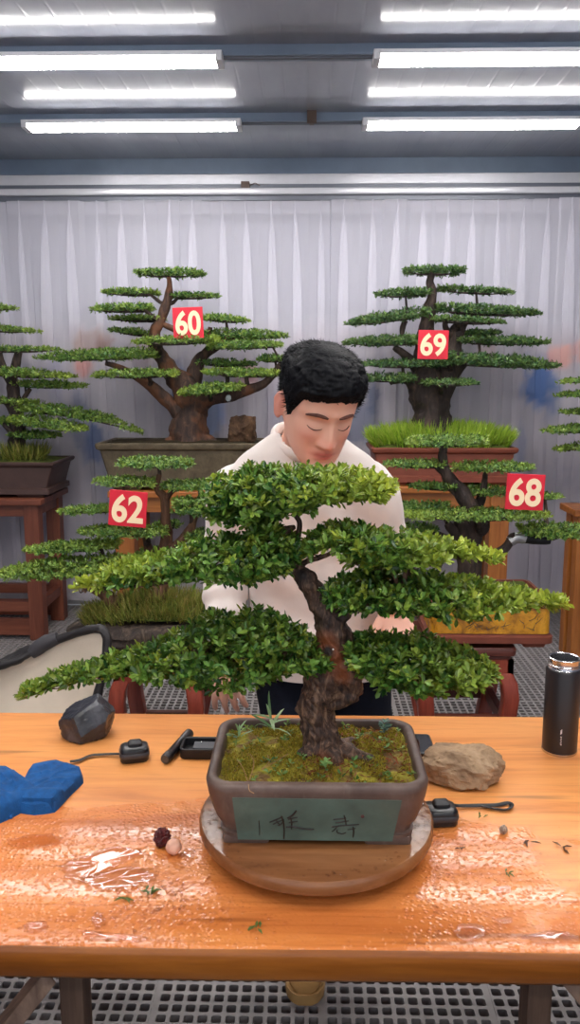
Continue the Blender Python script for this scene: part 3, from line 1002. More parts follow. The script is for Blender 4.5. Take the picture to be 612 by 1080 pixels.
# water lying on the table
def m_water():
    m, nt, b = nmat('clear_water')
    tp = nt.nodes.new('ShaderNodeBsdfTransparent'); tp.inputs[0].default_value = (0.94, 0.90, 0.86, 1)
    gl = nt.nodes.new('ShaderNodeBsdfGlossy'); gl.inputs['Roughness'].default_value = 0.03
    fr = nt.nodes.new('ShaderNodeFresnel'); fr.inputs[0].default_value = 1.33
    mx = nt.nodes.new('ShaderNodeMixShader')
    nt.links.new(fr.outputs[0], mx.inputs[0]); nt.links.new(tp.outputs[0], mx.inputs[1]); nt.links.new(gl.outputs[0], mx.inputs[2])
    nt.links.new(mx.outputs[0], nt.nodes['Material Output'].inputs['Surface'])
    return m
m_wat = m_water()
def puddle(pts, label, seed, h=0.0016, wob=0.10):
    P = [Vector((*T(*q), 0)) for q in pts]
    P2, _ = spline(P + [P[0]], [1] * (len(P) + 1), 14)
    P2 = P2[:-1]; n = len(P2)
    c = sum(P2, Vector()) / n
    out = []
    for i, q in enumerate(P2):
        k = 1 + wob * (mnoise.noise(q * 70 + Vector((seed, 0, 0))) + .8 * mnoise.noise(q * 160 + Vector((0, seed, 0))))
        out.append(c + (q - c) * k)
    rg = []
    for t, hh in ((1.0, .0001), (0.995, .5), (0.98, .8), (0.955, 1.0), (0.92, 1.05), (0.85, .92), (0.6, .85), (0.02, .85)):
        rg.append([Vector((c.x + (q.x - c.x) * t, c.y + (q.y - c.y) * t, ZT + .0002 + h * hh + .00015 * mnoise.noise(q * 40))) for q in out])
    mb = MB(); mb.rings(rg, cap0=False)
    o = mb.build('water_puddle', m_wat, auto=180)
    tag(o, label, 'puddle', 'water puddles on the table')
puddle([(62, 914), (92, 902), (122, 893), (150, 900), (128, 912), (106, 924), (78, 932)], 'broad shallow water puddle at the middle of the wet left half', 1, .0016, .16)
puddle([(82, 926), (110, 921), (140, 915), (166, 925), (140, 938), (104, 940)], 'bright glinting water puddle just left of the turntable front', 2, .0018, .16)
puddle([(88, 982), (120, 985), (150, 988), (148, 994), (110, 993), (90, 990)], 'long thin water puddle along the front table edge at left', 4, .0018, .08)
puddle([(24, 976), (46, 972), (50, 980), (30, 985)], 'small water puddle near the front left corner of the picture', 5, .0016, .15)
puddle([(96, 972), (104, 962), (112, 974), (102, 980)], 'small upright water blot above the long front puddle', 6, .0018, .15)
puddle([(478, 984), (486, 976), (508, 977), (514, 986), (498, 994), (484, 993)], 'orange tinted water puddle at the front table edge right of the turntable', 7, .0022, .08)
puddle([(522, 971), (538, 968), (540, 974), (526, 977)], 'small oval water puddle right of the orange tinted one', 8, .002, .1)
puddle([(520, 937), (536, 936), (540, 942), (524, 943)], 'bright small water drop on the right half of the table', 9, .002, .1)
puddle([(552, 988), (580, 982), (604, 986), (612, 994), (570, 996)], 'water film at the front table edge near the right picture border', 10, .0014, .14)
puddle([(188, 905), (196, 896), (206, 899), (200, 908)], 'small water drop beside the pink ball', 11, .002, .14)
puddle([(4, 888), (40, 880), (66, 884), (58, 892), (20, 896)], 'thin water film below the blue towel', 12, .0012, .16)

# standing drops scattered over the soaked part of the table
mb = MB(); rr_ = random.Random(9)
n_ = 0
while n_ < 1500:
    if rr_.random() < .72: px_, py_ = rr_.gauss(165, 45), rr_.gauss(945, 26)
    elif rr_.random() < .5: px_, py_ = rr_.gauss(455, 18), rr_.gauss(940, 34)
    else: px_, py_ = rr_.uniform(0, 612), rr_.uniform(872, 996)
    if not (865 < py_ < 997 and -20 < px_ < 630): continue
    q = on(px_, py_, ZT)
    if math.hypot(q.x - on(334, 880, ZT + .05).x, q.y - 1.262) < .2: continue
    s = rr_.choice((.0010, .0013, .0018, .0026)) * rr_.uniform(.8, 1.3)
    mb.lathe(Vector((q.x, q.y, ZT + .0001)), [(s, 0), (s * .86, s * .24), (s * .46, s * .40), (.0001, s * .45)], 7, cap0=False); n_ += 1
o = mb.build('water_drops', m_wat, auto=180)
tag(o, 'scatter of tiny water drops over the soaked front of the table', 'water drops'); o['kind'] = 'stuff'

# trimmings
m_sprig = flat('fallen_green', (96, 108, 48), 0.6, 0, 0.3, 0.2)
m_twig = flat('fallen_brown', (92, 62, 42), 0.7, 0, 0.3, 0.2)
def scrap(px, py, n, size, mat, label, seed, name, group=None):
    rg = random.Random(seed); c = on(px, py, ZT); mb = MB()
    for i in range(n):
        a = rg.uniform(0, 2 * PI); d = Vector((math.cos(a), math.sin(a), 0)); s = Vector((-d.y, d.x, 0))
        L = size * rg.uniform(.7, 1.2); o = c + Vector((rg.uniform(-.3, .3) * size, rg.uniform(-.3, .3) * size, .0012 + .001 * i))
        W = size * .14
        top = [o, o + d * L * .5 + s * W + Vector((0, 0, .002)), o + d * L + Vector((0, 0, .001)), o + d * L * .5 - s * W + Vector((0, 0, .002))]
        mb.rings([[q - Vector((0, 0, .0008)) for q in top], top])
    tag(mb.build(name, mat, smooth=False), label, 'plant scrap', group)
scrap(157, 943, 7, .016, m_sprig, 'green leaf scrap on the wet table left of the turntable', 1, 'leaf_scrap')
scrap(132, 946, 3, .018, m_sprig, 'pale flat leaf scrap left of the green one on the wet table', 2, 'leaf_scrap')
scrap(271, 980, 5, .016, m_sprig, 'small brown green sprig in front of the turntable', 3, 'leaf_scrap')
scrap(535, 923, 5, .011, m_sprig, 'green sprig right of the turntable beyond the bright drop', 4, 'leaf_scrap')
scrap(557, 888, 3, .016, m_twig, 'brown twig scrap right of the snail shell', 5, 'twig_scrap')
scrap(594, 895, 4, .015, m_twig, 'brown twig scrap at the right edge of the table', 6, 'twig_scrap')
scrap(487, 896, 3, .010, m_twig, 'tiny brown scrap right of the lower tape measure', 7, 'twig_scrap')
scrap(508, 862, 3, .012, m_sprig, 'thin green scrap under the looped strap', 8, 'leaf_scrap')
# ------------------------------------------------------------------ plant stands
m_oak = woodmat('orange_brown_wood', (118, 62, 22), (164, 98, 42), (190, 122, 60), 0.4, 'Z')
m_oakx = woodmat('orange_brown_rail_wood', (118, 62, 22), (164, 98, 42), (190, 122, 60), 0.4, 'X')
m_red = woodmat('red_brown_wood', (74, 34, 22), (112, 58, 40), (134, 76, 54), 0.45, 'Z')
m_redx = woodmat('red_brown_rail_wood', (74, 34, 22), (112, 58, 40), (134, 76, 54), 0.45, 'X')
def stand(x0, x1, y0, y1, ztop, leg, label, mv, mh, rails=True, apron=0.07, overh=0.03):
    t = thing('plant_stand', label, 'stand', ((x0 + x1) / 2, (y0 + y1) / 2, 0))
    mb = MB(); mb.box(((x0 + x1) / 2, (y0 + y1) / 2, ztop - .018), ((x1 - x0) / 2 + overh, (y1 - y0) / 2 + overh, .018), 0, None, .006)
    mb.build('top_board', mh, t, smooth=False)
    h = leg / 2
    for x in (x0 + h, x1 - h):
        for y in (y0 + h, y1 - h):
            mb = MB(); mb.box((x, y, (ztop - .036) / 2), (h, h, (ztop - .036) / 2), 0, None, .004); mb.build('leg', mv, t, smooth=False)
    for y in (y0 + h * .8, y1 - h * .8):
        mb = MB(); mb.box(((x0 + x1) / 2, y, ztop - .036 - apron / 2), ((x1 - x0) / 2 - leg, h * .5, apron / 2), 0, None, .003); mb.build('apron', mh, t, smooth=False)
        if rails:
            mb = MB(); mb.box(((x0 + x1) / 2, y, .20), ((x1 - x0) / 2 - leg, h * .5, .03), 0, None, .003); mb.build('rail', mh, t, smooth=False)
            mb = MB(); mb.box(((x0 + x1) / 2, y, .075), ((x1 - x0) / 2 - leg, h * .4, .05), 0, None, .003); mb.build('bottom_board', mh, t, smooth=False)
    for x in (x0 + h * .8, x1 - h * .8):
        mb = MB(); mb.box((x, (y0 + y1) / 2, ztop - .036 - apron / 2), (h * .5, (y1 - y0) / 2 - leg, apron / 2), 0, None, .003); mb.build('apron', mh, t, smooth=False)
        if rails:
            mb = MB(); mb.box((x, (y0 + y1) / 2, .20), (h * .5, (y1 - y0) / 2 - leg, .03), 0, None, .003); mb.build('rail', mh, t, smooth=False)
    return t
YS0, YS1 = 4.54, 5.02
zt = at(20, 526, YS0).z
ZL = zt
stand(at(-110, 600, YS0).x, at(43, 600, YS0).x, YS0, YS1, ZL, .085, 'red brown wooden plant stand at the left edge under the dark pot', m_red, m_redx)
ZM = at(200, 518, YS0).z
stand(at(122, 580, YS0).x, at(288, 580, YS0).x, YS0, YS1, ZM, .11, 'orange brown wooden stand under the long grey pot of tree 60', m_oak, m_oakx, False, .09)
ZR = at(460, 513, YS0).z
stand(at(392, 580, YS0).x, at(536, 580, YS0).x, YS0, YS1, ZR, .11, 'orange brown wooden stand under the red brown pot of tree 69', m_oak, m_oakx, False, .09)
ZQ = at(606, 537, YS0 - .3).z
stand(at(607, 600, YS0 - .3).x, at(760, 600, YS0 - .3).x, YS0 - .3, YS0 - .1, ZQ, .075, 'brown wooden plant stand cut off by the right picture border', m_oak, m_oakx, False, .07)

# ------------------------------------------------------------------ pots
def rect_pot(t, cx, cy, z0, z1, hw, hd, taper, mat, rim=.02, rimh=.03, base=.02, feet=True, r=.02, soil=None, soilm=None, panel=None):
    H = z1 - z0
    fh = .02 if feet else 0
    b = z0 + fh
    c = (cx, cy)
    wb, db = hw * taper, hd * taper
    def lerp(k): return (wb + (hw - rim - wb) * k, db + (hd - rim - db) * k)
    R = []
    R.append(rrect(wb + base * .6, db + base * .6, r, b, c)); R.append(rrect(wb + base * .6, db + base * .6, r, b + base, c))
    R.append(rrect(wb + .001, db + .001, r, b + base + .006, c))
    for k in (.25, .5, .75, 1.0):
        w, d = lerp(k); R.append(rrect(w, d, r, b + base + .006 + (z1 - rimh - .01 - b - base - .006) * k, c))
    R.append(rrect(hw - .004, hd - .004, r, z1 - rimh, c)); R.append(rrect(hw, hd, r, z1 - rimh * .6, c)); R.append(rrect(hw, hd, r, z1 - .005, c)); R.append(rrect(hw - .006, hd - .006, r, z1, c))
    R.append(rrect(hw - rim, hd - rim, r, z1, c)); R.append(rrect(hw - rim - .003, hd - rim - .003, r, z1 - .012, c)); R.append(rrect(hw - rim - .02, hd - rim - .02, r, z1 - .06, c))
    mb = MB(); mb.rings(R); p = mb.build('pot', mat, t, auto=35)
    if feet:
        for sx in (-1, 1):
            for sy in (-1, 1):
                f = MB(); f.rings([rrect(wb * .18, db * .16, .01, z0, (cx + sx * wb * .76, cy + sy * db * .80)), rrect(wb * .22, db * .2, .012, b + .002, (cx + sx * wb * .76, cy + sy * db * .80))])
                f.build('foot', mat, p)
    if soilm:
        n = 26
        V = []; Fq = []
        for j in range(n + 1):
            for i in range(n + 1):
                x = cx + (hw - rim - .002) * (2 * i / n - 1); y = cy + (hd - rim - .002) * (2 * j / n - 1)
                u = max(abs(2 * i / n - 1), abs(2 * j / n - 1))
                V.append((x, y, z1 - .012 + soil * (1 - u ** 2.5) + .008 * mnoise.noise(Vector((x * 20, y * 20, 0)))))
        for j in range(n):
            for i in range(n):
                a = j * (n + 1) + i
                Fq.append((a, a + 1, a + n + 2, a + n + 1))
        o = link_mesh('soil', np.array(V), Fq, soilm, t)
    return p
def grass(t, cx, cy, zf, hw, hd, n, L, mat, rng, name='grass', lean=.5, tmplw=.006, young=.0):
    """blades growing over a mound; zf(x, y) is the ground height"""
    a = rng.uniform(0, 2 * PI, n); r = np.sqrt(rng.uniform(0, 1, n))
    u = np.clip(np.cos(a) * r * 1.2, -1, 1); v = np.clip(np.sin(a) * r * 1.2, -1, 1)
    x = cx + u * hw; y = cy + v * hd
    z = np.array([zf(p, q) for p, q in zip(x, y)])
    pos = np.stack([x, y, z], 1)
    ax = norm(np.stack([u * .45, v * .45, np.ones(n)], 1) + rng.normal(0, .15, (n, 3)))
    yg = np.clip(rng.normal(young, .25, n), 0, 1)
    ch = leaves(pos, ax, 3, L, tmplw, (np.array([(-.5, 0, 0), (.5, 0, 0), (.38, .5, .04), (-.38, .5, .04), (0, 1, .16)]), [(0, 1, 2, 3), (3, 2, 4)]), rng, (5, 40), yg)
    o = leaf_object(name, [ch], mat, t)
    o['kind'] = 'stuff'
    return o

m_needle = leafmat('conifer_green', (28, 62, 28), (56, 102, 44), (112, 154, 74), (180, 198, 80), 0.5)
m_needle2 = leafmat('deep_conifer_green', (22, 50, 30), (44, 84, 48), (86, 128, 72), (146, 170, 78), 0.5)
m_grass = leafmat('grass_green', (98, 140, 32), (150, 188, 48), (182, 210, 70), (204, 214, 100), 0.6)
m_sedge = leafmat('moss_green_grass', (78, 94, 32), (122, 136, 52), (156, 160, 72), (176, 146, 86), 0.6)
m_bark = barkmat('dark_bark', (26, 20, 20), (56, 44, 40), (94, 74, 62), 0.45)
m_barkred = barkmat('red_brown_bark', (30, 22, 20), (66, 46, 38), (110, 80, 62), 0.45, (128, 78, 46))
m_soil = flat('dark_soil', (52, 44, 30), 0.9, 0, 0.2, 0.4, 30, .4, 80)
m_soilgreen = flat('mossy_soil', (78, 88, 36), 0.9, 0, 0.2, 0.35, 24, .4, 80)

def nearest_on(paths, x, y):
    best = None
    for path in paths:
        for i in range(len(path) - 1):
            a, b = path[i], path[i + 1]
            for k in range(6):
                t = k / 5
                q = [a[j] + (b[j] - a[j]) * t for j in range(4)]
                d = abs(q[0] - x) + abs(q[1] - (y + 6)) * 1.3 + (15 if q[1] < y - 2 else 0)
                if best is None or d < best[0]: best = (d, q)
    return best[1]
def bonsai_wood(t, Y, paths, m, rough=.35, name='trunk', n=14):
    """paths: lists of (px, py, radius px, depth offset)"""
    mb = MB()
    for k, path in enumerate(paths):
        pts = [at(q[0], q[1], Y + q[3]) for q in path]
        rad = [q[2] * ppm(q[0], q[1], Y + q[3]) for q in path]
        mb.tube(pts, rad, n, rough=rough, seed=k * 3.1, rfreq=10 / (Y / 4.5), smooth=6)
    return mb.build(name, m, t, auto=60)
def pads(t, Y, paths, specs, mat, rng, depth=.16, dens=1.0, leaf=.022, nl=6, mbark=None, tmpl=LEAF_SMALL, width=.42, young=.25, spread=(25, 80)):
    """specs: (stations, depth offset, youngness)"""
    for sp in specs:
        st = sp[0]; dy = sp[1] if len(sp) > 1 else 0; yg = sp[2] if len(sp) > 2 else young
        area = sum((st[i + 1][0] - st[i][0]) * ((st[i][2] - st[i][1]) + (st[i + 1][2] - st[i + 1][1])) / 2 for i in range(len(st) - 1))
        n = int(area * dens * .40) + 20
        P, A, s = pad_points(st, Y + dy, depth, n, rng, .35, leaf * .50)
        ends = np.abs(2 * s - 1) ** 3
        y_ = np.clip(yg * (.3 + .9 * ends) + np.clip(A[:, 2], 0, 1) * .12 + rng.normal(0, .12, len(P)), 0, 1)
        ch = leaves(P, A, nl, leaf, leaf * width, tmpl, rng, spread, y_)
        leaf_object('foliage_pad', [ch], mat, t)
        xs = [q[0] for q in st]; xm = (xs[0] + xs[-1]) / 2
        ybm = np.interp(xm, xs, [q[2] for q in st])
        q = nearest_on(paths, xm, ybm)
        mb = MB()
        x0, x1 = xs[0], xs[-1]
        fx = lambda f: x0 + (x1 - x0) * f
        fy = lambda x, k: float(np.interp(x, xs, [s_[1] + (s_[2] - s_[1]) * k for s_ in st]))
        xa = min(max(q[0], fx(.12)), fx(.88))
        start = at(q[0], q[1], Y + q[3])
        mid = at((q[0] + xa) / 2 + 1, (q[1] + fy(xa, .85)) / 2 + 1, Y + (q[3] + dy) / 2)
        a_ = at(xa, fy(xa, .7), Y + dy)
        rr = max(1.2, min(q[2] * .45, 2.6)) * ppm(q[0], q[1], Y) * (4.6 / Y if Y > 2 else 1)
        mb.tube([start, mid, a_], [rr * 1.2, rr, rr * .8], 7, smooth=4, rough=.25, rfreq=30)
        for tgt in (fx(.08), fx(.92)):
            if abs(tgt - xa) < (x1 - x0) * .12: continue
            m1 = (xa * .5 + tgt * .5)
            mb.tube([a_, at(m1, fy(m1, .72), Y + dy), at(tgt, fy(tgt, .55), Y + dy)], [rr * .8, rr * .55, rr * .2], 6, smooth=4, rough=.25, rfreq=30)
        for k in range(5):
            f = rng.uniform(.15, .85); xx = fx(f)
            src = at(xx, fy(xx, .75), Y + dy)
            mb.tube([src, at(xx + rng.uniform(-6, 6), fy(xx, .35), Y + dy + rng.uniform(-.6, .6) * depth)], [rr * .4, rr * .15], 5)
        mb.build('branch', mbark, t)
def st(x0, x1, y0, y1, tip0=.4, tip1=.4, slope=0.0):
    """stations of a lens shaped pad; tips are the end thicknesses as a share; slope lifts (+) or lowers the right end in px"""
    H = y1 - y0; out = []
    for f, k in ((0, tip0), (.12, tip0 * .4 + .6), (.35, 1), (.65, 1), (.88, tip1 * .4 + .6), (1, tip1)):
        m = (y0 + y1) / 2 + slope * (f - .5)
        h = H / 2 * k
        out.append((x0 + (x1 - x0) * f, m - h, m + h * .9))
    return out
YB = 4.78
m_greypot = rockmat('weathered_grey_clay', (92, 84, 76), (124, 116, 104), (148, 140, 128), 12, 0.8, 0.2)
m_olivepot = rockmat('olive_brown_glaze', (70, 58, 42), (92, 80, 60), (112, 98, 76), 12, 0.4, 0.5)
m_brownpot = flat('dark_brown_clay', (74, 54, 50), 0.5, 0, 0.4, 0.15, 12)
m_rustpot = flat('red_brown_clay', (120, 62, 46), 0.5, 0, 0.4, 0.15, 12)

# ---- tree 60
rg = np.random.default_rng(60)
t60 = thing('potted_bonsai', 'large spreading bonsai with bare red trunk in a long grey pot', 'bonsai', at(196, 518, YB))
pz1 = at(200, 467, YS0 + .06).z
cx60 = at(196, 480, YB).x
hw60 = (at(288, 470, YS0).x - at(108, 470, YS0).x) / 2
p = rect_pot(t60, cx60, YB, ZM, pz1, hw60, .235, .86, [m_olivepot], .022, .034, .03, True, .012, .02, m_soil)
w60 = [[(200, 470, 24, 0), (200, 455, 20, 0), (202, 438, 18, 0), (200, 424, 17, 0), (194, 408, 13, 0), (180, 392, 9, .02), (171, 380, 8, .02), (163, 365, 7, 0), (163, 350, 6.5, 0), (170, 335, 5.5, 0), (176, 318, 4.5, 0), (179, 303, 3.5, 0), (178, 292, 2.5, 0)],
       [(196, 438, 11, 0), (178, 424, 8, -.03), (165, 412, 6, -.05), (147, 398, 5, -.06), (130, 389, 4, -.06), (112, 383, 3, -.04)],
       [(205, 446, 12, 0), (214, 426, 9, -.03), (232, 418, 7.5, -.06), (250, 415, 6.5, -.08), (275, 406, 5, -.08), (289, 394, 4, -.06), (297, 382, 2.5, -.06)],
       [(202, 424, 12, .02), (204, 404, 9, .05), (206, 388, 8, .06), (216, 374, 6, .06), (234, 362, 4.5, .05), (246, 354, 3, .05)],
       [(168, 340, 4, 0), (190, 350, 3, 0), (216, 360, 3, .02), (222, 345, 2, .02)],
       [(190, 462, 8, -.02), (176, 468, 5, -.05)], [(212, 462, 9, -.02), (228, 469, 5, -.04)]]
bonsai_wood(t60, YB, w60, m_barkred)
S60 = [(st(145, 213, 283, 296, .7, .7), 0, .1), (st(109, 166, 304, 315, .35, .8), 0, .3), (st(181, 231, 308, 318, .8, .35), .05, .1), (st(98, 161, 320, 333, .3, .8, -2), -.05, .2),
       (st(117, 172, 332, 342, .4, .8), .06, .4), (st(119, 160, 346, 356, .4, .9, 3), .1, .2), (st(214, 262, 332, 343, .8, .3, 3), .04, .3), (st(142, 230, 354, 367, .4, .8, -2), -.12, .45),
       (st(204, 303, 347, 363, .9, .25, 0), .08, .2), (st(220, 297, 359, 372, .9, .3, -2), -.06, .3), (st(40, 165, 368, 385, .25, .9, -4), -.06, .2), (st(100, 186, 389, 402, .4, .7, -2), -.14, .4),
       (st(206, 270, 379, 389, .7, .4, 2), .14, .0), (st(216, 297, 388, 401, .5, .6, 2), -.1, .45), (st(272, 302, 374, 385, .6, .6), 0, .1), (st(191, 256, 404, 420, .5, .7, -6), -.16, .4)]
pads(t60, YB, w60, S60, m_needle, rg, .17, 1.0, .022, 6, m_bark)
mb = MB(); c = at(241, 420, YB - .15); mb.ball(c, (.016, .012, .018), 0, 12, .3, 1, 60)
mb.build('hanging_tag', flat('translucent_tag', (176, 184, 188), 0.2), t60)['label'] = 'small pale glassy tag on the lower right limb'
c = at(255, 466, YB - .06)
o = rock((c.x, c.y, pz1 - .010), (.085, .06, .105), 31, 'viewing_stone', rockmat('brown_viewing_stone', (46, 34, 28), (96, 72, 54), (136, 104, 78), 8, .8, .2), .3, 12, .12)
tag(o, 'upright jagged brown stone standing in the grey pot beside tree 60', 'stone')

# ---- tree 69
rg = np.random.default_rng(69)
t69 = thing('potted_bonsai', 'large dark layered bonsai on a grassy mound in a red brown pot', 'bonsai', at(463, 513, YB))
pz9 = at(463, 472, YS0 + .06).z
cx69 = at(463, 480, YB).x
hw69 = (at(541, 470, YS0 + .02).x - at(385, 470, YS0 + .02).x) / 2
rect_pot(t69, cx69, YB, ZR, pz9, hw69, .22, .9, [m_rustpot], .02, .026, .03, True, .012, .06, m_soilgreen)
w69 = [[(457, 466, 24, 0), (456, 445, 20, 0), (454, 425, 19, 0), (450, 402, 18, 0), (446, 385, 12, 0), (447, 368, 9, 0), (450, 345, 7.5, 0), (453, 328, 6.5, 0), (456, 310, 5, 0), (453, 297, 4, 0), (457, 288, 3, 0)],
       [(460, 428, 14, 0), (468, 408, 12, 0), (476, 388, 11, .02), (478, 368, 10, .02), (483, 350, 8, .03), (492, 338, 5, .04), (505, 330, 3, .04)],
       [(448, 425, 12, 0), (438, 408, 8, -.03), (428, 401, 5, -.06), (412, 403, 3, -.08)],
       [(446, 392, 9, 0), (434, 380, 6, -.03), (424, 372, 4, -.05), (416, 366, 3, -.06)],
       [(472, 332, 3, 0), (470, 345, 3, 0), (480, 358, 3, .02)], [(424, 355, 2, -.02), (425, 345, 3, -.02), (428, 338, 3, -.02)],
       [(478, 392, 8, .02), (490, 382, 5, 0), (505, 376, 3, 0)], [(440, 462, 9, -.03), (430, 470, 5, -.06)], [(474, 460, 10, -.03), (484, 470, 6, -.05)]]
bonsai_wood(t69, YB, w69, m_bark)
S69 = [(st(427, 489, 280, 294, .7, .8), 0, .1), (st(397, 454, 304, 317, .4, .8, -2), 0, .15), (st(461, 540, 302, 313, .8, .35, 4), .05, .25), (st(365, 452, 328, 345, .2, .9, -12), -.04, .15),
       (st(458, 569, 321, 337, .8, .25, 6), .02, .15), (st(456, 532, 334, 344, .7, .3, 4), -.06, .3), (st(486, 527, 347, 357, .7, .5), .08, .1), (st(363, 444, 354, 369, .4, .9, -2), -.06, .25),
       (st(483, 577, 354, 368, .8, .3, 2), .02, .25), (st(380, 470, 379, 391, .5, .8, 0), -.1, .0), (st(461, 589, 373, 393, .9, .25, 8), -.08, .2), (st(381, 437, 393, 407, .6, .7, 0), -.1, .15), (st(446, 504, 399, 410, .5, .4, 0), -.2, .15)]
pads(t69, YB, w69, S69, m_needle2, rg, .17, 1.0, .022, 6, m_bark)
gz = lambda x, y: pz9 - .012 + .06 * (1 - max(abs((x - cx69) / hw69), abs((y - YB) / .22)) ** 2.5)
grass(t69, cx69, YB, gz, hw69 * .92, .19, 2300, .085, m_grass, rg, 'grass', tmplw=.007, young=.15)

# ---- bonsai at the left edge
rg = np.random.default_rng(11)
tl = thing('potted_bonsai', 'bonsai cut off by the left picture border in a dark brown pot', 'bonsai', at(-20, 525, YB))
pzl = at(0, 487, YS0 + .06).z
xr_ = at(58, 488, YS0 + .05).x; xl_ = at(-110, 488, YS0 + .05).x
rect_pot(tl, (xr_ + xl_) / 2, YB, ZL, pzl, (xr_ - xl_) / 2, .22, .88, [m_brownpot], .02, .022, .03, True, .01, .03, m_soilgreen)
wl = [[(8, 492, 14, 0), (14, 478, 10, 0), (20, 455, 8, 0), (16, 430, 7.5, 0), (13, 405, 6, 0), (17, 382, 4.5, 0), (20, 370, 3, 0)], [(13, 408, 5, 0), (2, 385, 4, 0), (-8, 350, 3, 0), (-12, 328, 2, 0)],
      [(18, 440, 4, 0), (6, 424, 3, -.02), (-8, 420, 2, -.02)], [(20, 428, 4, 0), (28, 416, 2.5, 0), (32, 410, 2, 0)], [(18, 462, 4, 0), (8, 452, 3, -.03), (2, 446, 2, -.03)]]
bonsai_wood(tl, YB, wl, m_bark)
SL = [(st(-50, 16, 320, 331, .6, .3, 0), 0, .3), (st(-55, 41, 342, 353, .6, .25, 6), .04, .4), (st(-50, 66, 365, 374, .7, .3, 0), 0, .3), (st(-55, 77, 387, 401, .6, .25, 8), -.08, .5), (st(14, 90, 401, 413, .7, .3, 2), .05, .3),
      (st(-50, 38, 419, 428, .6, .4, 2), -.02, .4), ([(22, 424, 437), (50, 424, 440), (85, 430, 445), (115, 437, 448), (135, 448, 455), (148, 455, 459)], -.04, .35), (st(14, 91, 440, 457, .7, .3, 10), -.12, .4), (st(14, 62, 454, 465, .6, .4, 2), -.05, .1), (st(-30, 16, 440, 450, .6, .5), .03, .2)]
pads(tl, YB, wl, SL, m_needle, rg, .15, 1.0, .022, 6, m_bark)
cxl = at(28, 488, YB).x
gzl = lambda x, y: pzl + .005
grass(tl, cxl, YB - .05, gzl, .12, .10, 260, .085, m_sedge, rg, 'grass', tmplw=.006, young=.0)

# ---- bonsai at the right edge
rg = np.random.default_rng(12)
YR = YS0 - .2
trr = thing('potted_bonsai', 'bonsai at the right picture border of which only five branch tips show', 'bonsai', at(680, 537, YR))
pzr = at(680, 500, YR).z
rect_pot(trr, at(690, 500, YR).x, YR, ZQ, pzr, .33, .11, .88, [m_brownpot], .02, .022, .03, True, .01, .03, m_soilgreen)
wr = [[(672, 505, 16, 0), (668, 480, 12, 0), (660, 450, 10, 0), (664, 420, 8, 0), (660, 395, 6, 0), (664, 360, 4, 0), (664, 340, 2, 0)]]
bonsai_wood(trr, YR, wr, m_bark)
SR = [(st(593, 668, 397, 405, .3, .8, -6), 0, .3), (st(590, 665, 412, 420, .3, .8, -4), 0, .2), (st(592, 665, 431, 440, .3, .8, 0), .03, .2), (st(575, 662, 447, 460, .4, .8, -4), -.05, .25), (st(588, 668, 466, 477, .3, .8, -6), -.08, .3), (st(630, 700, 335, 348, .7, .7), 0, .2), (st(660, 740, 380, 395, .7, .4), 0, .2), (st(664, 740, 420, 435, .7, .4), 0, .2)]
pads(trr, YR, wr, SR, m_needle, rg, .14, 1.0, .022, 6, m_bark)

# ------------------------------------------------------------------ nearer row: bonsai 62 and 68 on stools
m_stool = woodmat('rust_red_stool_wood', (104, 36, 22), (142, 56, 38), (162, 74, 52), 0.4, 'Z')
m_stooldark = woodmat('dark_red_stool_wood', (62, 26, 20), (92, 42, 32), (112, 56, 44), 0.45, 'X')
def bow_stool(x0, x1, y0, y1, ztop, label, zst):
    """square stool with bowed legs, waisted top and low stretchers"""
    t = thing('bow_legged_stool', label, 'stool', ((x0 + x1) / 2, (y0 + y1) / 2, 0))
    c = ((x0 + x1) / 2, (y0 + y1) / 2); hw = (x1 - x0) / 2; hd = (y1 - y0) / 2
    mb = MB()
    mb.rings([rrect(hw * .90, hd * .90, .02, ztop - .055, c), rrect(hw * .90, hd * .90, .02, ztop - .038, c), rrect(hw * .97, hd * .97, .02, ztop - .032, c), rrect(hw * .99, hd * .99, .02, ztop - .010, c), rrect(hw * .96, hd * .96, .02, ztop, c)])
    mb.build('top', m_stooldark, t)
    prof = [(ztop - .05, .80), (ztop - .09, .90), (ztop - .14, 1.02), (ztop - .20, 1.06), (ztop - .27, 1.03), (ztop - .34, .95), (.10, .86), (.05, .86), (0.0, .93)]
    for sx in (-1, 1):
        for sy in (-1, 1):
            rgs = []
            for z, k in prof:
                w = .030 if z > .06 else .034
                rgs.append(rrect(w, w, .008, z, (c[0] + sx * (hw * k - .03), c[1] + sy * (hd * k - .03)), 3))
            mb = MB(); mb.rings(rgs); mb.build('leg', m_stool, t)
    for sy in (-1, 1):   # scalloped aprons
        for ax in (0, 1):
            pts = []
            A = hw if ax == 0 else hd; B = hd if ax == 0 else hw
            n = 16
            fr = []; bk = []
            mb = MB()
            for i in range(n + 1):
                f = 2 * i / n - 1
                zb = ztop - .085 - .12 * abs(f) ** 3.2
                a = f * A * .93
                for lst, off in ((fr, B * .93), (bk, B * .93 - .022)):
                    for z in (ztop - .05, zb):
                        lst.append((c[0] + a, c[1] + sy * off, z) if ax == 0 else (c[0] + sy * off, c[1] + a, z))
            rows = [[Vector(fr[2 * i]), Vector(fr[2 * i + 1]), Vector(bk[2 * i + 1]), Vector(bk[2 * i])] for i in range(n + 1)]
            mb.rings(rows); mb.build('apron', m_stool, t, smooth=False)
            mb = MB()
            if ax == 0: mb.box((c[0], c[1] + sy * hd * .82, zst), (hw * .78, .014, .024), 0, None, .003)
            else: mb.box((c[0] + sy * hw * .82, c[1], zst), (.014, hd * .78, .024), 0, None, .003)
            mb.build('stretcher', m_stooldark, t, smooth=False)
    return t
Y6 = 2.86      # front of the left stool
ztl = at(165, 692, Y6).z
x0, x1 = at(116, 735, Y6).x, at(212, 735, Y6).x
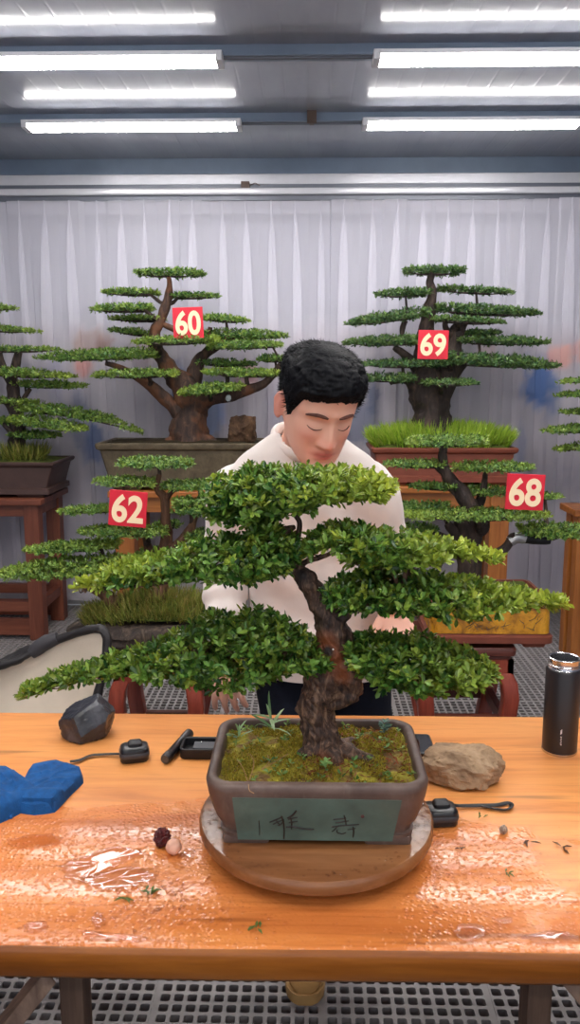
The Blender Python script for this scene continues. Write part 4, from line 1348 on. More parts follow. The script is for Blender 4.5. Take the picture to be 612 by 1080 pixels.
bow_stool(x0, x1, Y6, Y6 + (x1 - x0), ztl, 'rust red stool with bowed legs under the bark slab of tree 62', .13)
Y8 = 2.92
zt8 = at(490, 684, Y8).z
x2, x3 = at(444, 735, Y8).x, at(545, 735, Y8).x
bow_stool(x2, x3, Y8, Y8 + (x3 - x2), zt8, 'rust red stool with bowed legs under the yellow pot of tree 68', .22)

# ---- tree 62 growing on a slab of bark
rg = np.random.default_rng(62)
YT = Y6 + .17
t62 = thing('slab_bonsai', 'two trunked bonsai with a bent left stem on a mossy bark slab', 'bonsai', at(180, 692, YT))
m_slab = barkmat('split_bark_slab', (30, 25, 24), (66, 54, 48), (120, 102, 84), .5)
mb = MB()
rows = []
xa, xb = at(72, 680, YT).x, at(285, 680, YT).x
for i in range(40):
    f = i / 39; x = xa + (xb - xa) * f
    hd = .15 * (1 - abs(2 * f - 1) ** 4) ** .5 + .012
    zc0 = ztl + .001; h = at(180, 664, Y6).z - ztl
    row = []
    for dy, dz in ((-.90, 0), (-1.0, .3), (-.96, .5), (-1.03, .62), (-.97, .85), (-.88, 1.0), (.9, 1.0), (1, .6), (.9, 0)):
        nn = mnoise.noise(Vector((x * 9, dy * 5, dz * 6)))
        row.append(Vector((x, YT + hd * dy + .014 * nn * (dz > 0), zc0 + dz * h * (.55 + .45 * (1 - abs(2 * f - 1) ** 3)) + .010 * nn * (dz > 0))))
    rows.append(row)
mb.rings(rows)
mb.build('bark_slab', m_slab, t62, auto=50)
zs_ = at(180, 664, Y6).z
cx62 = at(172, 655, YT).x
hwm = (at(250, 655, YT).x - at(92, 655, YT).x) / 2
mz = lambda x, y: zs_ - .01 + .075 * max(0, 1 - ((x - cx62) / hwm) ** 2 - ((y - YT) / .16) ** 2 * .8) + .006 * mnoise.noise(Vector((x * 25, y * 25, 0)))
V = []; Fq = []; n = 30
for j in range(n + 1):
    for i in range(n + 1):
        a = 2 * PI * i / n; r = j / n
        x = cx62 + hwm * r * math.cos(a); y = YT + .135 * r * math.sin(a)
        V.append((x, y, mz(x, y)))
for j in range(n):
    for i in range(n):
        Fq.append((j * (n + 1) + i, j * (n + 1) + i + 1, (j + 1) * (n + 1) + i + 1, (j + 1) * (n + 1) + i))
link_mesh('moss_mound', np.array(V), Fq, m_soilgreen, t62)
grass(t62, cx62, YT, mz, hwm * .98, .13, 1500, .05, m_sedge, rg, 'moss_grass', tmplw=.0035, young=.2)
w62 = [[(168, 650, 12, 0), (168, 630, 9, 0), (170, 605, 8, 0), (174, 580, 8, 0), (175, 565, 6.5, 0), (174, 545, 5.5, 0), (173, 527, 5, 0), (166, 515, 3.5, 0), (168, 500, 3, 0)],
       [(174, 582, 6, 0), (186, 575, 5, -.02), (199, 561, 4.5, -.03), (206, 545, 3.5, -.03), (210, 535, 2.5, -.03)], [(174, 528, 4, 0), (181, 518, 3, 0), (190, 513, 2, 0)],
       [(128, 655, 9, -.02), (121, 640, 8.5, -.03), (112, 628, 7.5, -.03), (99, 622, 4, -.03), (85, 612, 3, -.03)], [(104, 624, 4.5, -.03), (98, 612, 4, -.03), (106, 598, 4, -.02), (108, 588, 3, -.02)],
       [(160, 588, 5, .02), (154, 570, 4, .02), (150, 555, 3, .02), (148, 540, 3, .02), (130, 540, 2, .02)]]
bonsai_wood(t62, YT, w62, barkmat('warm_brown_bark', (46, 30, 22), (92, 62, 44), (136, 98, 70), .5))
S62 = [(st(127, 201, 481, 498, .7, .7), 0, .2), (st(99, 163, 502, 516, .4, .8, 2), -.02, .3), (st(173, 224, 505, 521, .7, .6), .02, .15), (st(63, 122, 532, 545, .3, .8, -3), -.03, .3), (st(84, 174, 552, 570, .4, .8), -.06, .25),
       (st(27, 124, 569, 587, .3, .9, -6), -.05, .45), (st(-2, 142, 586, 615, .2, .7, -10), -.1, .5), (st(184, 232, 521, 549, .7, .8), -.04, .2), (st(198, 226, 557, 573, .6, .7), -.04, .2), (st(146, 186, 576, 593, .6, .7), .05, .1), (st(100, 158, 590, 604, .4, .7), .04, .15), (st(166, 190, 548, 560, .6, .6), .08, .1)]
pads(t62, YT, w62, S62, m_needle, rg, .11, .85, .0165, 6, m_bark, young=.3)

# ---- tree 68 in the yellow pot
rg = np.random.default_rng(68)
YE = Y8 + .19
t68 = thing('potted_bonsai', 'layered bonsai with a taped right branch in a yellow glazed pot on the right', 'bonsai', at(506, 684, YE))
m_yel = rockmat('mottled_yellow_glaze', (112, 66, 14), (206, 140, 24), (226, 164, 40), 16, 0.25, 0.6)
pz8 = at(506, 638, Y8 - .02).z
hw68 = (at(575, 640, Y8).x - at(440, 640, Y8).x) / 2
p68 = rect_pot(t68, at(507, 660, YE).x, YE, zt8, pz8, hw68, .19, .93, [m_rustpot], .018, .016, .024, True, .03, .03, m_soilgreen)
c68 = at(507, 660, YE)
mb = MB()   # the glazed yellow faces between rim and foot moulding
zA, zB = zt8 + .055, pz8 - .020
def pk(z, e): 
    k = (z - zA) / (zB - zA)
    w0, d0 = hw68 * .93, .19 * .93; w1, d1 = hw68 - .018, .19 - .018
    return rrect(w0 + (w1 - w0) * k + e, d0 + (d1 - d0) * k + e, .03, z, (c68.x, YE))
mb.rings([pk(zA, -.004), pk(zA, .004), pk((zA + zB) / 2, .005), pk(zB, .004), pk(zB, -.004)], 0)
mb.build('glazed_band', m_yel, p68)
m_twigink = flat('dark_painted_reeds', (84, 62, 20), .5)
mb = MB(); rr_ = random.Random(4)
for k in range(26):
    x = c68.x + rr_.uniform(-.1, .19); z = zA + rr_.uniform(.1, .6) * (zB - zA)
    y = YE - .19 * .93 - .0075 - .003
    dx = rr_.uniform(-.035, .035); dz = rr_.uniform(.006, .03)
    if z + dz > zB: dz = (zB - z) * .8
    kk = lambda zz: YE - (.19 * .93 + (.19 - .018 - .19 * .93) * ((zz - zA) / (zB - zA)) + .0056)
    mb.tube([(x, kk(z), z), (x + dx * .6, kk(z + dz * .5), z + dz * .5), (x + dx, kk(z + dz), z + dz)], [.0016, .0012, .0006], 5)
mb.build('painted_reeds', m_twigink, p68)
w68 = [[(494, 645, 17, 0), (495, 620, 14, 0), (495, 600, 13, 0), (493, 570, 14, 0), (494, 550, 13, 0), (495, 534, 11, 0), (485, 517, 7.5, 0), (476, 506, 6.5, 0), (470, 496, 6, 0), (467, 482, 5.5, 0), (468, 470, 4, 0)],
       [(498, 548, 7, 0), (506, 530, 5, .02), (510, 515, 3.5, .02), (512, 500, 2.5, .02)], [(490, 570, 8, 0), (478, 560, 5, -.02), (472, 552, 3.5, -.02)], [(498, 566, 7, 0), (510, 558, 5, -.02), (514, 548, 3, -.02)],
       [(496, 590, 9, 0), (512, 586, 5.5, -.04), (526, 583, 5, -.05), (535, 576, 5, -.05), (541, 567, 5, -.05), (552, 568, 4, -.05), (570, 570, 4, -.05), (596, 563, 2.5, -.05)]]
bonsai_wood(t68, YE, w68, m_bark)
S68 = [(st(430, 514, 458, 475, .6, .7), 0, .3), (st(406, 467, 484, 496, .5, .8, 0), 0, .2), (st(478, 563, 486, 501, .8, .4, 0), 0, .3), (st(433, 480, 508, 519, .4, .7), 0, .15), (st(492, 537, 511, 526, .7, .6), .04, .1),
       (st(560, 590, 520, 529, .6, .4), .02, .3), (st(409, 473, 528, 542, .4, .8, -2), .02, .1), (st(429, 579, 535, 553, .5, .35, 0), -.1, .45), (st(547, 640, 550, 573, .5, .7, 4), -.06, .3), (st(415, 460, 551, 566, .5, .6), 0, .05), (st(476, 520, 536, 546, .6, .6), .1, .1)]
pads(t68, YE, w68, S68, m_needle, rg, .11, .85, .0165, 6, m_bark, young=.3)
mb = MB(); mb.tube([at(538, 571, YE - .05), at(545, 567, YE - .05), at(554, 568, YE - .05)], [5.8 * ppm(540, 570, YE)] * 3, 14, rough=.2, rfreq=60, smooth=3)
mb.build('silver_wrap', flat('crinkled_foil', (178, 178, 180), .3, .7, .5, .1, 30, .8, 60), t68)['label'] = 'silver tape around the right branch'
mb = MB(); mb.tube([at(553, 567.5, YE - .05), at(566, 569, YE - .05), at(580, 569, YE - .05)], [5.2 * ppm(540, 570, YE)] * 3, 14, rough=.1, rfreq=60, smooth=3)
mb.build('black_wrap', m_black, t68)['label'] = 'black tape around the right branch'

# ------------------------------------------------------------------ number signs
m_sign = flat('sign_red', (214, 38, 58), 0.4, 0, 0.3, 0.04)
m_signd = flat('sign_cream', (252, 226, 188), 0.45, 0, 0.3, 0.02)
def number_sign(text, cx, cy, wpx, hpx, Y, tilt, label):
    p = at(cx, cy, Y); m = ppm(cx, cy, Y)
    w, h = wpx * m, hpx * m
    t = thing('number_sign', label, 'sign', p)
    R = Matrix.Rotation(tilt, 3, 'Y')
    mb = MB(); mb.box(p, (w / 2, .003, h / 2), 0, R, .0015)
    mb.build('board', m_sign, t, smooth=False)
    cu = bpy.data.curves.new('txt', 'FONT')
    cu.body = text; cu.align_x = 'CENTER'; cu.align_y = 'CENTER'
    cu.size = 1.0; cu.extrude = .0012 / (h * 1.06); cu.offset = 0.028; cu.resolution_u = 6
    tmp = bpy.data.objects.new('txt', cu); COL.objects.link(tmp)
    dg = bpy.context.evaluated_depsgraph_get()
    me = bpy.data.meshes.new_from_object(tmp.evaluated_get(dg))
    V = np.array([v.co[:] for v in me.vertices]); Fs = [tuple(q.vertices) for q in me.polygons]
    bpy.data.objects.remove(tmp, do_unlink=True); bpy.data.curves.remove(cu); bpy.data.meshes.remove(me)
    lo = V.min(0); hi = V.max(0)
    V[:, 0] = (V[:, 0] - (lo[0] + hi[0]) / 2) / (hi[0] - lo[0]) * w * .84
    V[:, 1] = (V[:, 1] - (lo[1] + hi[1]) / 2) / (hi[1] - lo[1]) * h * .80
    V[:, 2] = (V[:, 2] - (lo[2] + hi[2]) / 2) / max(hi[2] - lo[2], 1e-6) * .003
    W = np.stack([V[:, 0], -V[:, 2] - .0040, V[:, 1]], 1) @ np.array(R).T + np.array(p)
    link_mesh('digits', W, Fs, m_signd, t, smooth=False)
    mb = MB(); q = p + Vector((0, .006, h / 2 - .01))
    mb.tube([p + Vector((-.02, .004, h * .3)), p + Vector((-.01, .02, h * .3)), p + Vector((0, .05, h * .25)), p + Vector((.01, .02, h * .3)), p + Vector((.02, .004, h * .3))], .001, 5, smooth=3)
    mb.build('tie_wire', m_black, t)
number_sign('60', 198.5, 340.5, 32, 32, YB - .24, math.radians(-2), 'red sign with cream number 60 in the tree upper left')
number_sign('69', 457, 363.5, 32, 30, YB - .24, math.radians(1), 'red sign with cream number 69 in the tree right of the head')
number_sign('62', 135, 536.5, 40, 38, YT - .17, math.radians(5), 'red sign with cream number 62 in the lower left tree')
number_sign('68', 554, 519, 40, 38, YE - .16, math.radians(2), 'red sign with cream number 68 in the lower right tree')

# ------------------------------------------------------------------ canvas chair behind the table
m_canvas = flat('cream_canvas', (214, 200, 182), 0.75, 0, 0.2, 0.10, 5, .15, 200)
m_trim = flat('black_leatherette', (34, 31, 33), 0.5, 0, 0.4, 0.2, 20)
YC = 2.12
ch = thing('folding_chair', 'cream canvas chair back with black edging and padded grip at the left behind the table', 'chair', (at(20, 760, YC).x, YC + .1, 0))
top = [(-150, 756), (-90, 730), (-40, 714), (-5, 702), (20, 690), (45, 680), (75, 670), (100, 663), (110, 666), (113, 676), (111, 695), (106, 722), (96, 760), (84, 800)]
def chp(px, py):
    Y = YC + (800 - py) / 140 * .10 + .03 * math.sin((px + 60) / 60)
    return at(px, py, Y)
edge = [chp(*q) for q in top]
ed2, _ = spline(edge, [1] * len(edge), 5)
cc = chp(-40, 800)
bot = [chp(84 - 234 * i / 13, 812) for i in range(14)]
mb = MB()
n = len(ed2); rows = []
for k in range(13):
    f = k / 12; r = []
    for i, q in enumerate(ed2):
        tgt = chp(84 - 234 * (1 - i / (n - 1)), 812)
        w = q.lerp(tgt, f); w.y += .05 * math.sin(PI * f) ** 1.0 + .004 * mnoise.noise(w * 14)
        r.append(w)
    rows.append(r)
V = [p_ for r in rows for p_ in r]; Fq = [(i * n + j, i * n + j + 1, (i + 1) * n + j + 1, (i + 1) * n + j) for i in range(12) for j in range(n - 1)]
mb.add(V, Fq); mb.add([p_ + Vector((0, .012, 0)) for p_ in V], [f[::-1] for f in Fq])
mb.build('canvas_back', m_canvas, ch)
mb = MB(); mb.tube(ed2, [.013] * n, 10, rough=.25, rfreq=30)
mb.build('edging', m_trim, ch)
mb = MB(); e2, r2 = spline([chp(33, 689), chp(42, 682), chp(50, 677), chp(61, 673)], [.018, .022, .022, .017], 5)
mb.tube(e2, r2, 14, rough=.08, rfreq=40); mb.build('padded_grip', flat('worn_grey_foam', (62, 60, 64), .6, 0, .3, .15, 30), ch)
mb = MB(); e2, r2 = spline([chp(-60, 722) + Vector((0, -.012, 0)), chp(-20, 706) + Vector((0, -.012, 0)), chp(18, 695) + Vector((0, -.012, 0)), chp(36, 686) + Vector((0, -.01, 0))], [.014, .016, .013, .008], 6)
mb.tube(e2, r2, 10, rough=.3, rfreq=40); mb.build('worn_strap', m_trim, ch)
zs = bot[0].z
mb = MB(); xl, xr = at(-150, 800, YC).x, at(84, 800, YC).x
mb.rings([rrect((xr - xl) / 2, .16, .03, zs - .03, ((xl + xr) / 2, YC + .1)), rrect((xr - xl) / 2, .16, .03, zs, ((xl + xr) / 2, YC + .1))]); mb.build('seat', m_canvas, ch)
for x in (xl + .03, xr - .03):
    for y in (YC - .03, YC + .23):
        mb = MB(); mb.tube([(x, y, 0), (x, y, zs - .02)], .012, 10); mb.build('leg', m_trim, ch)
# ------------------------------------------------------------------ turntable and the bonsai on it
ZD = ZT + .050
cd = Vector((on(334, 880, ZD).x, 1.262, 0))
tt = thing('turntable', 'round wooden turntable wet and muddy under the glazed pot', 'turntable', (cd.x, cd.y, ZT))
m_disc = woodmat('wet_turntable_wood', (84, 52, 32), (132, 84, 50), (160, 110, 70), 0.2, 'X', .7)
RD = .196
mb = MB(); mb.lathe((cd.x, cd.y, ZT), [(RD - .012, .024), (RD - .002, .027), (RD, .031), (RD, .045), (RD - .003, .049), (RD - .008, .050), (RD - .03, .050)], 96)
mb.build('disc', m_disc, tt)
mb = MB(); mb.lathe((cd.x, cd.y, ZT), [(.115, 0), (.115, .012), (.10, .014), (.10, .024)], 64); mb.build('base', flat('dark_iron_base', (50, 40, 36), .5, .3), tt)
mb = MB()   # water beads standing on the disc, mostly at its rims
rr_ = random.Random(5)
for i in range(260):
    a = rr_.choice((rr_.gauss(0.15, .45), rr_.gauss(PI - .15, .45), rr_.uniform(-PI, 0)))
    r = RD * rr_.uniform(.84, .985)
    s = rr_.uniform(.0012, .0034)
    c = Vector((cd.x + r * math.cos(a), cd.y + r * math.sin(a), ZD))
    mb.lathe(c, [(s, 0), (s * .85, s * .22), (s * .45, s * .36), (.0001, s * .40)], 8, cap0=False)
o = mb.build('water_beads', m_wat, tt); o['kind'] = 'stuff'

YP = 1.264
mainb = thing('potted_bonsai', 'large leafy bonsai with a twisted trunk in a grey glazed pot on the turntable', 'bonsai', (cd.x, YP, ZD))
m_clay, nt, b = nmat('grey_purple_clay')
v = coords(nt)
n1 = noise_tex(nt, v, 14, 5, .6); n2 = noise_tex(nt, coords(nt, (30, 30, 6)), 2, 4)
c = ramp(nt, n1, [(.3, lin((76, 58, 52))), (.55, lin((98, 78, 70))), (.75, lin((118, 97, 87)))])
c = mixc(nt, ramp(nt, n2, [(.55, (0, 0, 0, 1)), (.75, (.45, .45, .45, 1))]), c, lin((130, 116, 104)))
nt.links.new(c, b.inputs['Base Color']); b.inputs['Roughness'].default_value = .48
bump(nt, b, n1, .12, .003)
cx = cd.x
zr = on(306, 828, ZD).z
zRim = ZD + .112
HW, HD = .1735, .126
C = (cx, YP)
FH = .012
R = []
for z, e, r in ((FH, -.024, .03), (FH + .001, -.021, .03), (FH + .008, -.020, .03), (FH + .0095, -.0235, .03), (FH + .016, -.022, .032), (.040, -.015, .034), (.062, -.008, .036), (.082, -.0035, .037), (.097, -.001, .038), (.106, 0, .038), (.110, -.002, .037), (.112, -.005, .035), (.1122, -.012, .030), (.1105, -.015, .028), (.104, -.017, .027), (.06, -.024, .022)):
    R.append(rrect(HW + e, HD + e, r, ZD + z, C, 8))
mb = MB(); mb.rings(R); pot = mb.build('pot', m_clay, mainb, auto=50)
for sx in (-1, 1):
    for sy in (-1, 1):
        f = MB(); fc = (cx + sx * (HW - .062), YP + sy * (HD - .045))
        f.rings([rrect(.036, .018, .006, ZD, fc), rrect(.038, .020, .007, ZD + FH * .7, fc), rrect(.036, .019, .006, ZD + FH + .002, fc)]); f.build('foot', m_clay, pot)
# recessed green panel with brushed characters on the front
def yfront(z):
    zz = z - ZD
    pr = [(.016, -.022), (.040, -.015), (.062, -.008), (.082, -.0035), (.097, -.001)]
    return YP - HD - float(np.interp(zz, [a for a, _ in pr], [q for _, q in pr]))
m_green, nt, b = nmat('grey_green_glaze')
v = coords(nt); n1 = noise_tex(nt, v, 18, 4)
nt.links.new(ramp(nt, n1, [(.3, lin((72, 88, 80))), (.6, lin((88, 108, 98))), (.8, lin((104, 122, 112)))]), b.inputs['Base Color'])
b.inputs['Roughness'].default_value = .35
m_ink = flat('dark_brushed_ink', (40, 30, 26), .5)
def fr(px, py, e=.0):
    """point of the pot's front face seen there"""
    d = ray(px, py); Y = YP - HD
    for _ in range(6):
        q = Vector((0, 0, CAMZ)) + d * (Y / d.y); Y = yfront(q.z)
    return Vector((q.x, Y - e, q.z))
corn = [fr(245, 841), fr(424, 844), fr(414, 887), fr(251, 885)]
mb = MB(); nx, nz = 20, 8; top_ = []
grid = []
for j in range(nz + 1):
    row = []
    for i in range(nx + 1):
        a = corn[0].lerp(corn[1], i / nx); b2 = corn[3].lerp(corn[2], i / nx); q = a.lerp(b2, j / nz)
        q.y = yfront(q.z); row.append(q)
    grid.append(row)
V = [q + Vector((0, -.0012, 0)) for r in grid for q in r] + [q + Vector((0, .002, 0)) for r in grid for q in r]
w = nx + 1; N_ = len(V) // 2
Fq = [(j * w + i, j * w + i + 1, (j + 1) * w + i + 1, (j + 1) * w + i) for j in range(nz) for i in range(nx)]
rim = [i for i in range(w)] + [(j + 1) * w - 1 for j in range(1, nz + 1)] + [nz * w + i for i in range(nx - 1, -1, -1)] + [j * w for j in range(nz - 1, 0, -1)]
Fq2 = [(rim[k], rim[(k + 1) % len(rim)], rim[(k + 1) % len(rim)] + N_, rim[k] + N_) for k in range(len(rim))]
mb.add(V, Fq + Fq2); pan = mb.build('glazed_panel', m_green, pot)
def stroke(mb, pts, w=1.0):
    P = [fr(x, y, .0016) for x, y in pts]
    k = len(P); m = ppm(330, 865, YP - HD)
    rad = [w * m * (.55 + .45 * math.sin(PI * (.25 + .6 * i / max(1, k - 1)))) for i in range(k)]
    mb.tube(P, rad, 6, squash=1.0, smooth=4)
# strokes traced in crop pixels of the panel (612 px wide crop of 220 px)
def cp(x, y): return (220 + x * 220 / 612.0, 840 + y * 60 / 167.0)
mb = MB()
for pts, w in (([(148, 70), (150, 92), (150, 112)], .6),
               ([(180, 74), (200, 66), (218, 58)], .8), ([(196, 66), (204, 76), (210, 84)], .7), ([(190, 80), (206, 72), (222, 66)], .7), ([(214, 56), (220, 76), (222, 100), (221, 122)], .9), ([(222, 70), (212, 80), (204, 84)], .6),
               ([(258, 40), (246, 54), (232, 62)], 1.2), ([(240, 56), (244, 74), (244, 94)], .9), ([(234, 66), (248, 62), (262, 60)], .7), ([(236, 76), (250, 73), (262, 71)], .7), ([(228, 88), (250, 87), (280, 93), (310, 95)], 1.0)):
    stroke(mb, [cp(*q) for q in pts], w)
mb.build('brushed_character', m_ink, pan)
mb = MB()
for pts, w in (([(366, 66), (386, 64), (404, 62)], .8), ([(398, 54), (402, 70), (404, 84)], .8), ([(372, 76), (392, 73), (412, 70)], .7), ([(362, 88), (390, 84), (424, 82), (442, 80)], .8),
               ([(380, 84), (370, 96), (362, 102)], .6), ([(378, 96), (378, 104), (392, 108), (404, 104)], .7), ([(424, 88), (426, 100), (424, 118)], .9), ([(408, 96), (420, 94), (432, 92)], .6)):
    stroke(mb, [cp(*q) for q in pts], w)
mb.build('brushed_character', m_ink, pan)
mb = MB()
q = fr(*cp(452, 57), .0); mb.lathe(q + Vector((0, 0, 0)), [(.0028, -.001), (.0028, .0022), (.0015, .0026)], 12, axis=(0, -1, .1)); mb.build('seal_mark', flat('dark_red_seal', (78, 34, 26), .5), pan)

# soil, moss and seedlings
zso = zRim - .016
m_moss, nt, b = nmat('moss_over_soil')
v = coords(nt); n1 = noise_tex(nt, v, 22, 6, .65, .5); n2 = noise_tex(nt, v, 160, 4)
c = ramp(nt, n1, [(.3, lin((84, 62, 34))), (.42, lin((130, 98, 50))), (.5, lin((158, 146, 46))), (.6, lin((178, 168, 56))), (.72, lin((178, 116, 66)))])
c = mixc(nt, .6, c, ramp(nt, n2, [(.3, (.5, .5, .5, 1)), (.65, (1, 1, 1, 1))]), 'MULTIPLY')
nt.links.new(c, b.inputs['Base Color']); b.inputs['Roughness'].default_value = .9
bump(nt, b, n2, .7, .006)
tb = at(345, 797, YP + .005)
def soil_z(x, y):
    u = (x - cx) / (HW - .02); v_ = (y - YP) / (HD - .02)
    e = max(abs(u), abs(v_))
    d = math.hypot((x - tb.x) / .09, (y - YP) / .08)
    return zso + .006 * (1 - e ** 4) + .012 * math.exp(-d * d) + .005 * mnoise.noise(Vector((x * 34, y * 34, 0))) + .003 * mnoise.noise(Vector((x * 90, y * 90, 5))) + (.012 * max(0, mnoise.noise(Vector((x * 22, y * 22, 8)))))
V = []; Fq = []; nxx, nyy = 90, 64
hw_, hd_ = HW - .0165, HD - .0165
for j in range(nyy + 1):
    for i in range(nxx + 1):
        u = 2 * i / nxx - 1; w_ = 2 * j / nyy - 1
        x, y = u * hw_, w_ * hd_
        rc = .027; qx, qy = abs(x) - (hw_ - rc), abs(y) - (hd_ - rc)
        if qx > 0 and qy > 0:
            l = math.hypot(qx, qy)
            if l > rc:
                x = math.copysign(hw_ - rc + qx / l * rc, x); y = math.copysign(hd_ - rc + qy / l * rc, y)
        V.append((cx + x, YP + y, soil_z(cx + x, YP + y)))
for j in range(nyy):
    for i in range(nxx):
        a = j * (nxx + 1) + i; Fq.append((a, a + 1, a + nxx + 2, a + nxx + 1))
link_mesh('soil', np.array(V), Fq, m_moss, mainb)
rg = np.random.default_rng(5)
def scatter(n, cond=None):
    out = []
    while len(out) < n:
        x = rg.uniform(-hw_ + .006, hw_ - .006); y = rg.uniform(-hd_ + .006, hd_ - .006)
        if abs(x) > hw_ - .02 and abs(y) > hd_ - .02: continue
        if cond and not cond(cx + x, YP + y): continue
        out.append((cx + x, YP + y, soil_z(cx + x, YP + y)))
    return np.array(out)
m_mossleaf = leafmat('moss_tips', (110, 102, 28), (160, 150, 42), (190, 180, 62), (192, 136, 60), .7)
P = scatter(5200, lambda x, y: mnoise.noise(Vector((x * 24, y * 24, 2))) > -.12)
A = norm(np.concatenate([rg.normal(0, .35, (len(P), 2)), np.ones((len(P), 1))], 1))
o = leaf_object('moss', [leaves(P, A, 4, .0055, .0017, LEAF_SMALL, rg, (10, 65), np.clip(rg.normal(.1, .2, len(P)), 0, 1))], m_mossleaf, mainb); o['kind'] = 'stuff'
m_leaf = leafmat('glossy_leaf', (26, 60, 26), (62, 106, 40), (120, 160, 70), (184, 194, 70), .3)
P = scatter(75); A = norm(np.concatenate([rg.normal(0, .3, (len(P), 2)), np.ones((len(P), 1))], 1))
o = leaf_object('seedlings', [leaves(P + np.array([[0, 0, .004]]), A, 4, .010, .0055, LEAF_BIG, rg, (45, 85), np.clip(rg.normal(.2, .25, len(P)), 0, 1))], leafmat('seedling_green', (46, 88, 40), (88, 130, 60), (130, 164, 92), (160, 170, 70), .5), mainb); o['kind'] = 'stuff'
m_scrap = leafmat('dead_leaf', (92, 58, 34), (136, 92, 56), (168, 124, 80), (150, 66, 30), .8)
P = scatter(260, lambda x, y: x > cx - .02); A = norm(np.concatenate([rg.normal(0, .5, (len(P), 2)), np.ones((len(P), 1))], 1))
o = leaf_object('dead_leaves', [leaves(P + np.array([[0, 0, .003]]), A, 2, .009, .003, LEAF_BIG, rg, (70, 95), np.clip(rg.normal(.3, .3, len(P)), 0, 1))], m_scrap, mainb); o['kind'] = 'stuff'
# strap leaved sprout at the back left, grey sprout at the back right, dry straws
m_strap = leafmat('pale_strap_leaf', (96, 136, 92), (132, 168, 116), (164, 192, 140), (180, 200, 140), .4)
STRAP = (np.array([(-.35, 0, 0), (.35, 0, 0), (-.5, .4, .10), (.5, .4, .10), (-.3, .8, .08), (.3, .8, .08), (0, 1, .0)]), [(0, 1, 3, 2), (2, 3, 5, 4), (4, 5, 6)])
c = on(286, 772, zso + .01)
P = np.array([[c.x, c.y, soil_z(c.x, c.y)]])
leaf_object('strap_leaf_sprout', [leaves(P + np.array([[0, 0, .012]]), np.array([[0, -.25, .97]]), 9, .042, .006, STRAP, rg, (35, 85))], m_strap, mainb)
c = on(252, 774, zso + .01)
leaf_object('strap_leaf_sprout', [leaves(np.array([[c.x, c.y, soil_z(c.x, c.y) + .004]]), np.array([[0, -.1, .99]]), 7, .028, .004, STRAP, rg, (35, 85))], m_strap, mainb)
c = on(405, 770, zso + .01)
leaf_object('grey_sprout', [leaves(np.array([[c.x, c.y, soil_z(c.x, c.y) + h] for h in (.004, .010, .016)]), np.array([[0, 0, 1.]] * 3), 7, .014, .006, LEAF_BIG, rg, (45, 80))], leafmat('grey_green_leaf', (60, 92, 84), (84, 118, 106), (110, 140, 126), (120, 150, 130), .5), mainb)
c = on(344, 815, zso + .008)
leaf_object('seedling', [leaves(np.array([[c.x, c.y, soil_z(c.x, c.y) + h] for h in (.006, .012)]), np.array([[0, -.2, .98]] * 2), 5, .013, .007, LEAF_BIG, rg, (40, 80))], leafmat('seedling_bright', (90, 134, 70), (124, 164, 90), (150, 184, 110), (160, 190, 100), .5), mainb)
mb = MB()
for pts in ([(262, 826), (256, 812), (250, 806)], [(262, 826), (268, 808), (264, 800)], [(262, 824), (263, 836), (268, 842)], [(276, 812), (290, 806), (304, 800)], [(282, 796), (284, 806), (276, 816)]):
    mb.tube([on(a, b2, zRim - .002) + Vector((0, 0, .004 * i)) for i, (a, b2) in enumerate(pts)], .0006, 5, smooth=4)
mb.build('dry_straws', flat('dry_straw', (170, 130, 84), .8), mainb)

# trunk
m_mainbark, nt, b = nmat('twisted_trunk_bark')
v = coords(nt, (90, 90, 20), 'Object', (.3, .2, 0)); n1 = noise_tex(nt, v, 1, 6, .65, 1.2)
n2 = noise_tex(nt, coords(nt), 34, 4)
c = ramp(nt, n1, [(.34, lin((30, 20, 18))), (.5, lin((76, 52, 40))), (.66, lin((138, 106, 82)))])
a_ = nt.nodes.new('ShaderNodeAttribute'); a_.attribute_name = 'bare'
sp = nt.nodes.new('ShaderNodeSeparateColor'); nt.links.new(a_.outputs['Color'], sp.inputs[0])
barec = mixc(nt, .75, c, lin((140, 72, 34)))
c = mixc(nt, sp.outputs[0], c, barec)
c = mixc(nt, sp.outputs[1], c, lin((34, 22, 18)))
nt.links.new(c, b.inputs['Base Color']); b.inputs['Roughness'].default_value = .62
bump(nt, b, n1, .8, .004)
mb = MB()
M_ = [[(347, 806, 30, 0), (345, 798, 24, 0), (341, 786, 19.5, 0), (337, 768, 18, 0), (334, 750, 18.5, 0), (335, 735, 18.5, 0), (340, 720, 18.5, 0), (348, 706, 19, .0), (353, 690, 20, 0), (354, 676, 19, 0), (350, 662, 17.5, 0), (346, 650, 15.5, 0), (340, 638, 12.5, 0), (333, 626, 11.5, 0), (325, 615, 11, 0), (318, 606, 9.5, 0), (313, 599, 7, 0), (312, 594, 4, 0)],
      [(352, 684, 14, 0), (362, 698, 16, -.005), (369, 712, 13, -.008), (371, 726, 11, -.008), (364, 736, 9, -.008), (352, 741, 8, -.004), (342, 738, 8, 0)],
      [(345, 706, 15, 0), (352, 720, 14, 0), (350, 734, 11, 0)],
      [(352, 656, 11, 0), (361, 650, 8, -.004), (364, 646, 7, -.004), (363, 640, 3, -.004)],
      [(316, 604, 7, 0), (322, 605, 8, -.006), (330, 609, 6, -.006), (333, 613, 2.5, -.006)],
      [(372, 716, 7, -.006), (374, 706, 5, -.006), (373, 698, 2.5, -.006)],
      [(350, 792, 14, -.01), (366, 794, 10, -.02), (384, 800, 7, -.026), (398, 806, 3, -.03)], [(338, 792, 13, -.01), (324, 796, 9, -.02), (310, 803, 5, -.028), (300, 806, 2, -.03)],
      [(346, 790, 14, -.015), (352, 800, 10, -.035), (357, 812, 5, -.05)], [(340, 790, 12, .01), (326, 788, 8, .03), (314, 790, 3, .045)], [(356, 790, 12, .01), (372, 786, 8, .03), (386, 786, 3, .045)]]
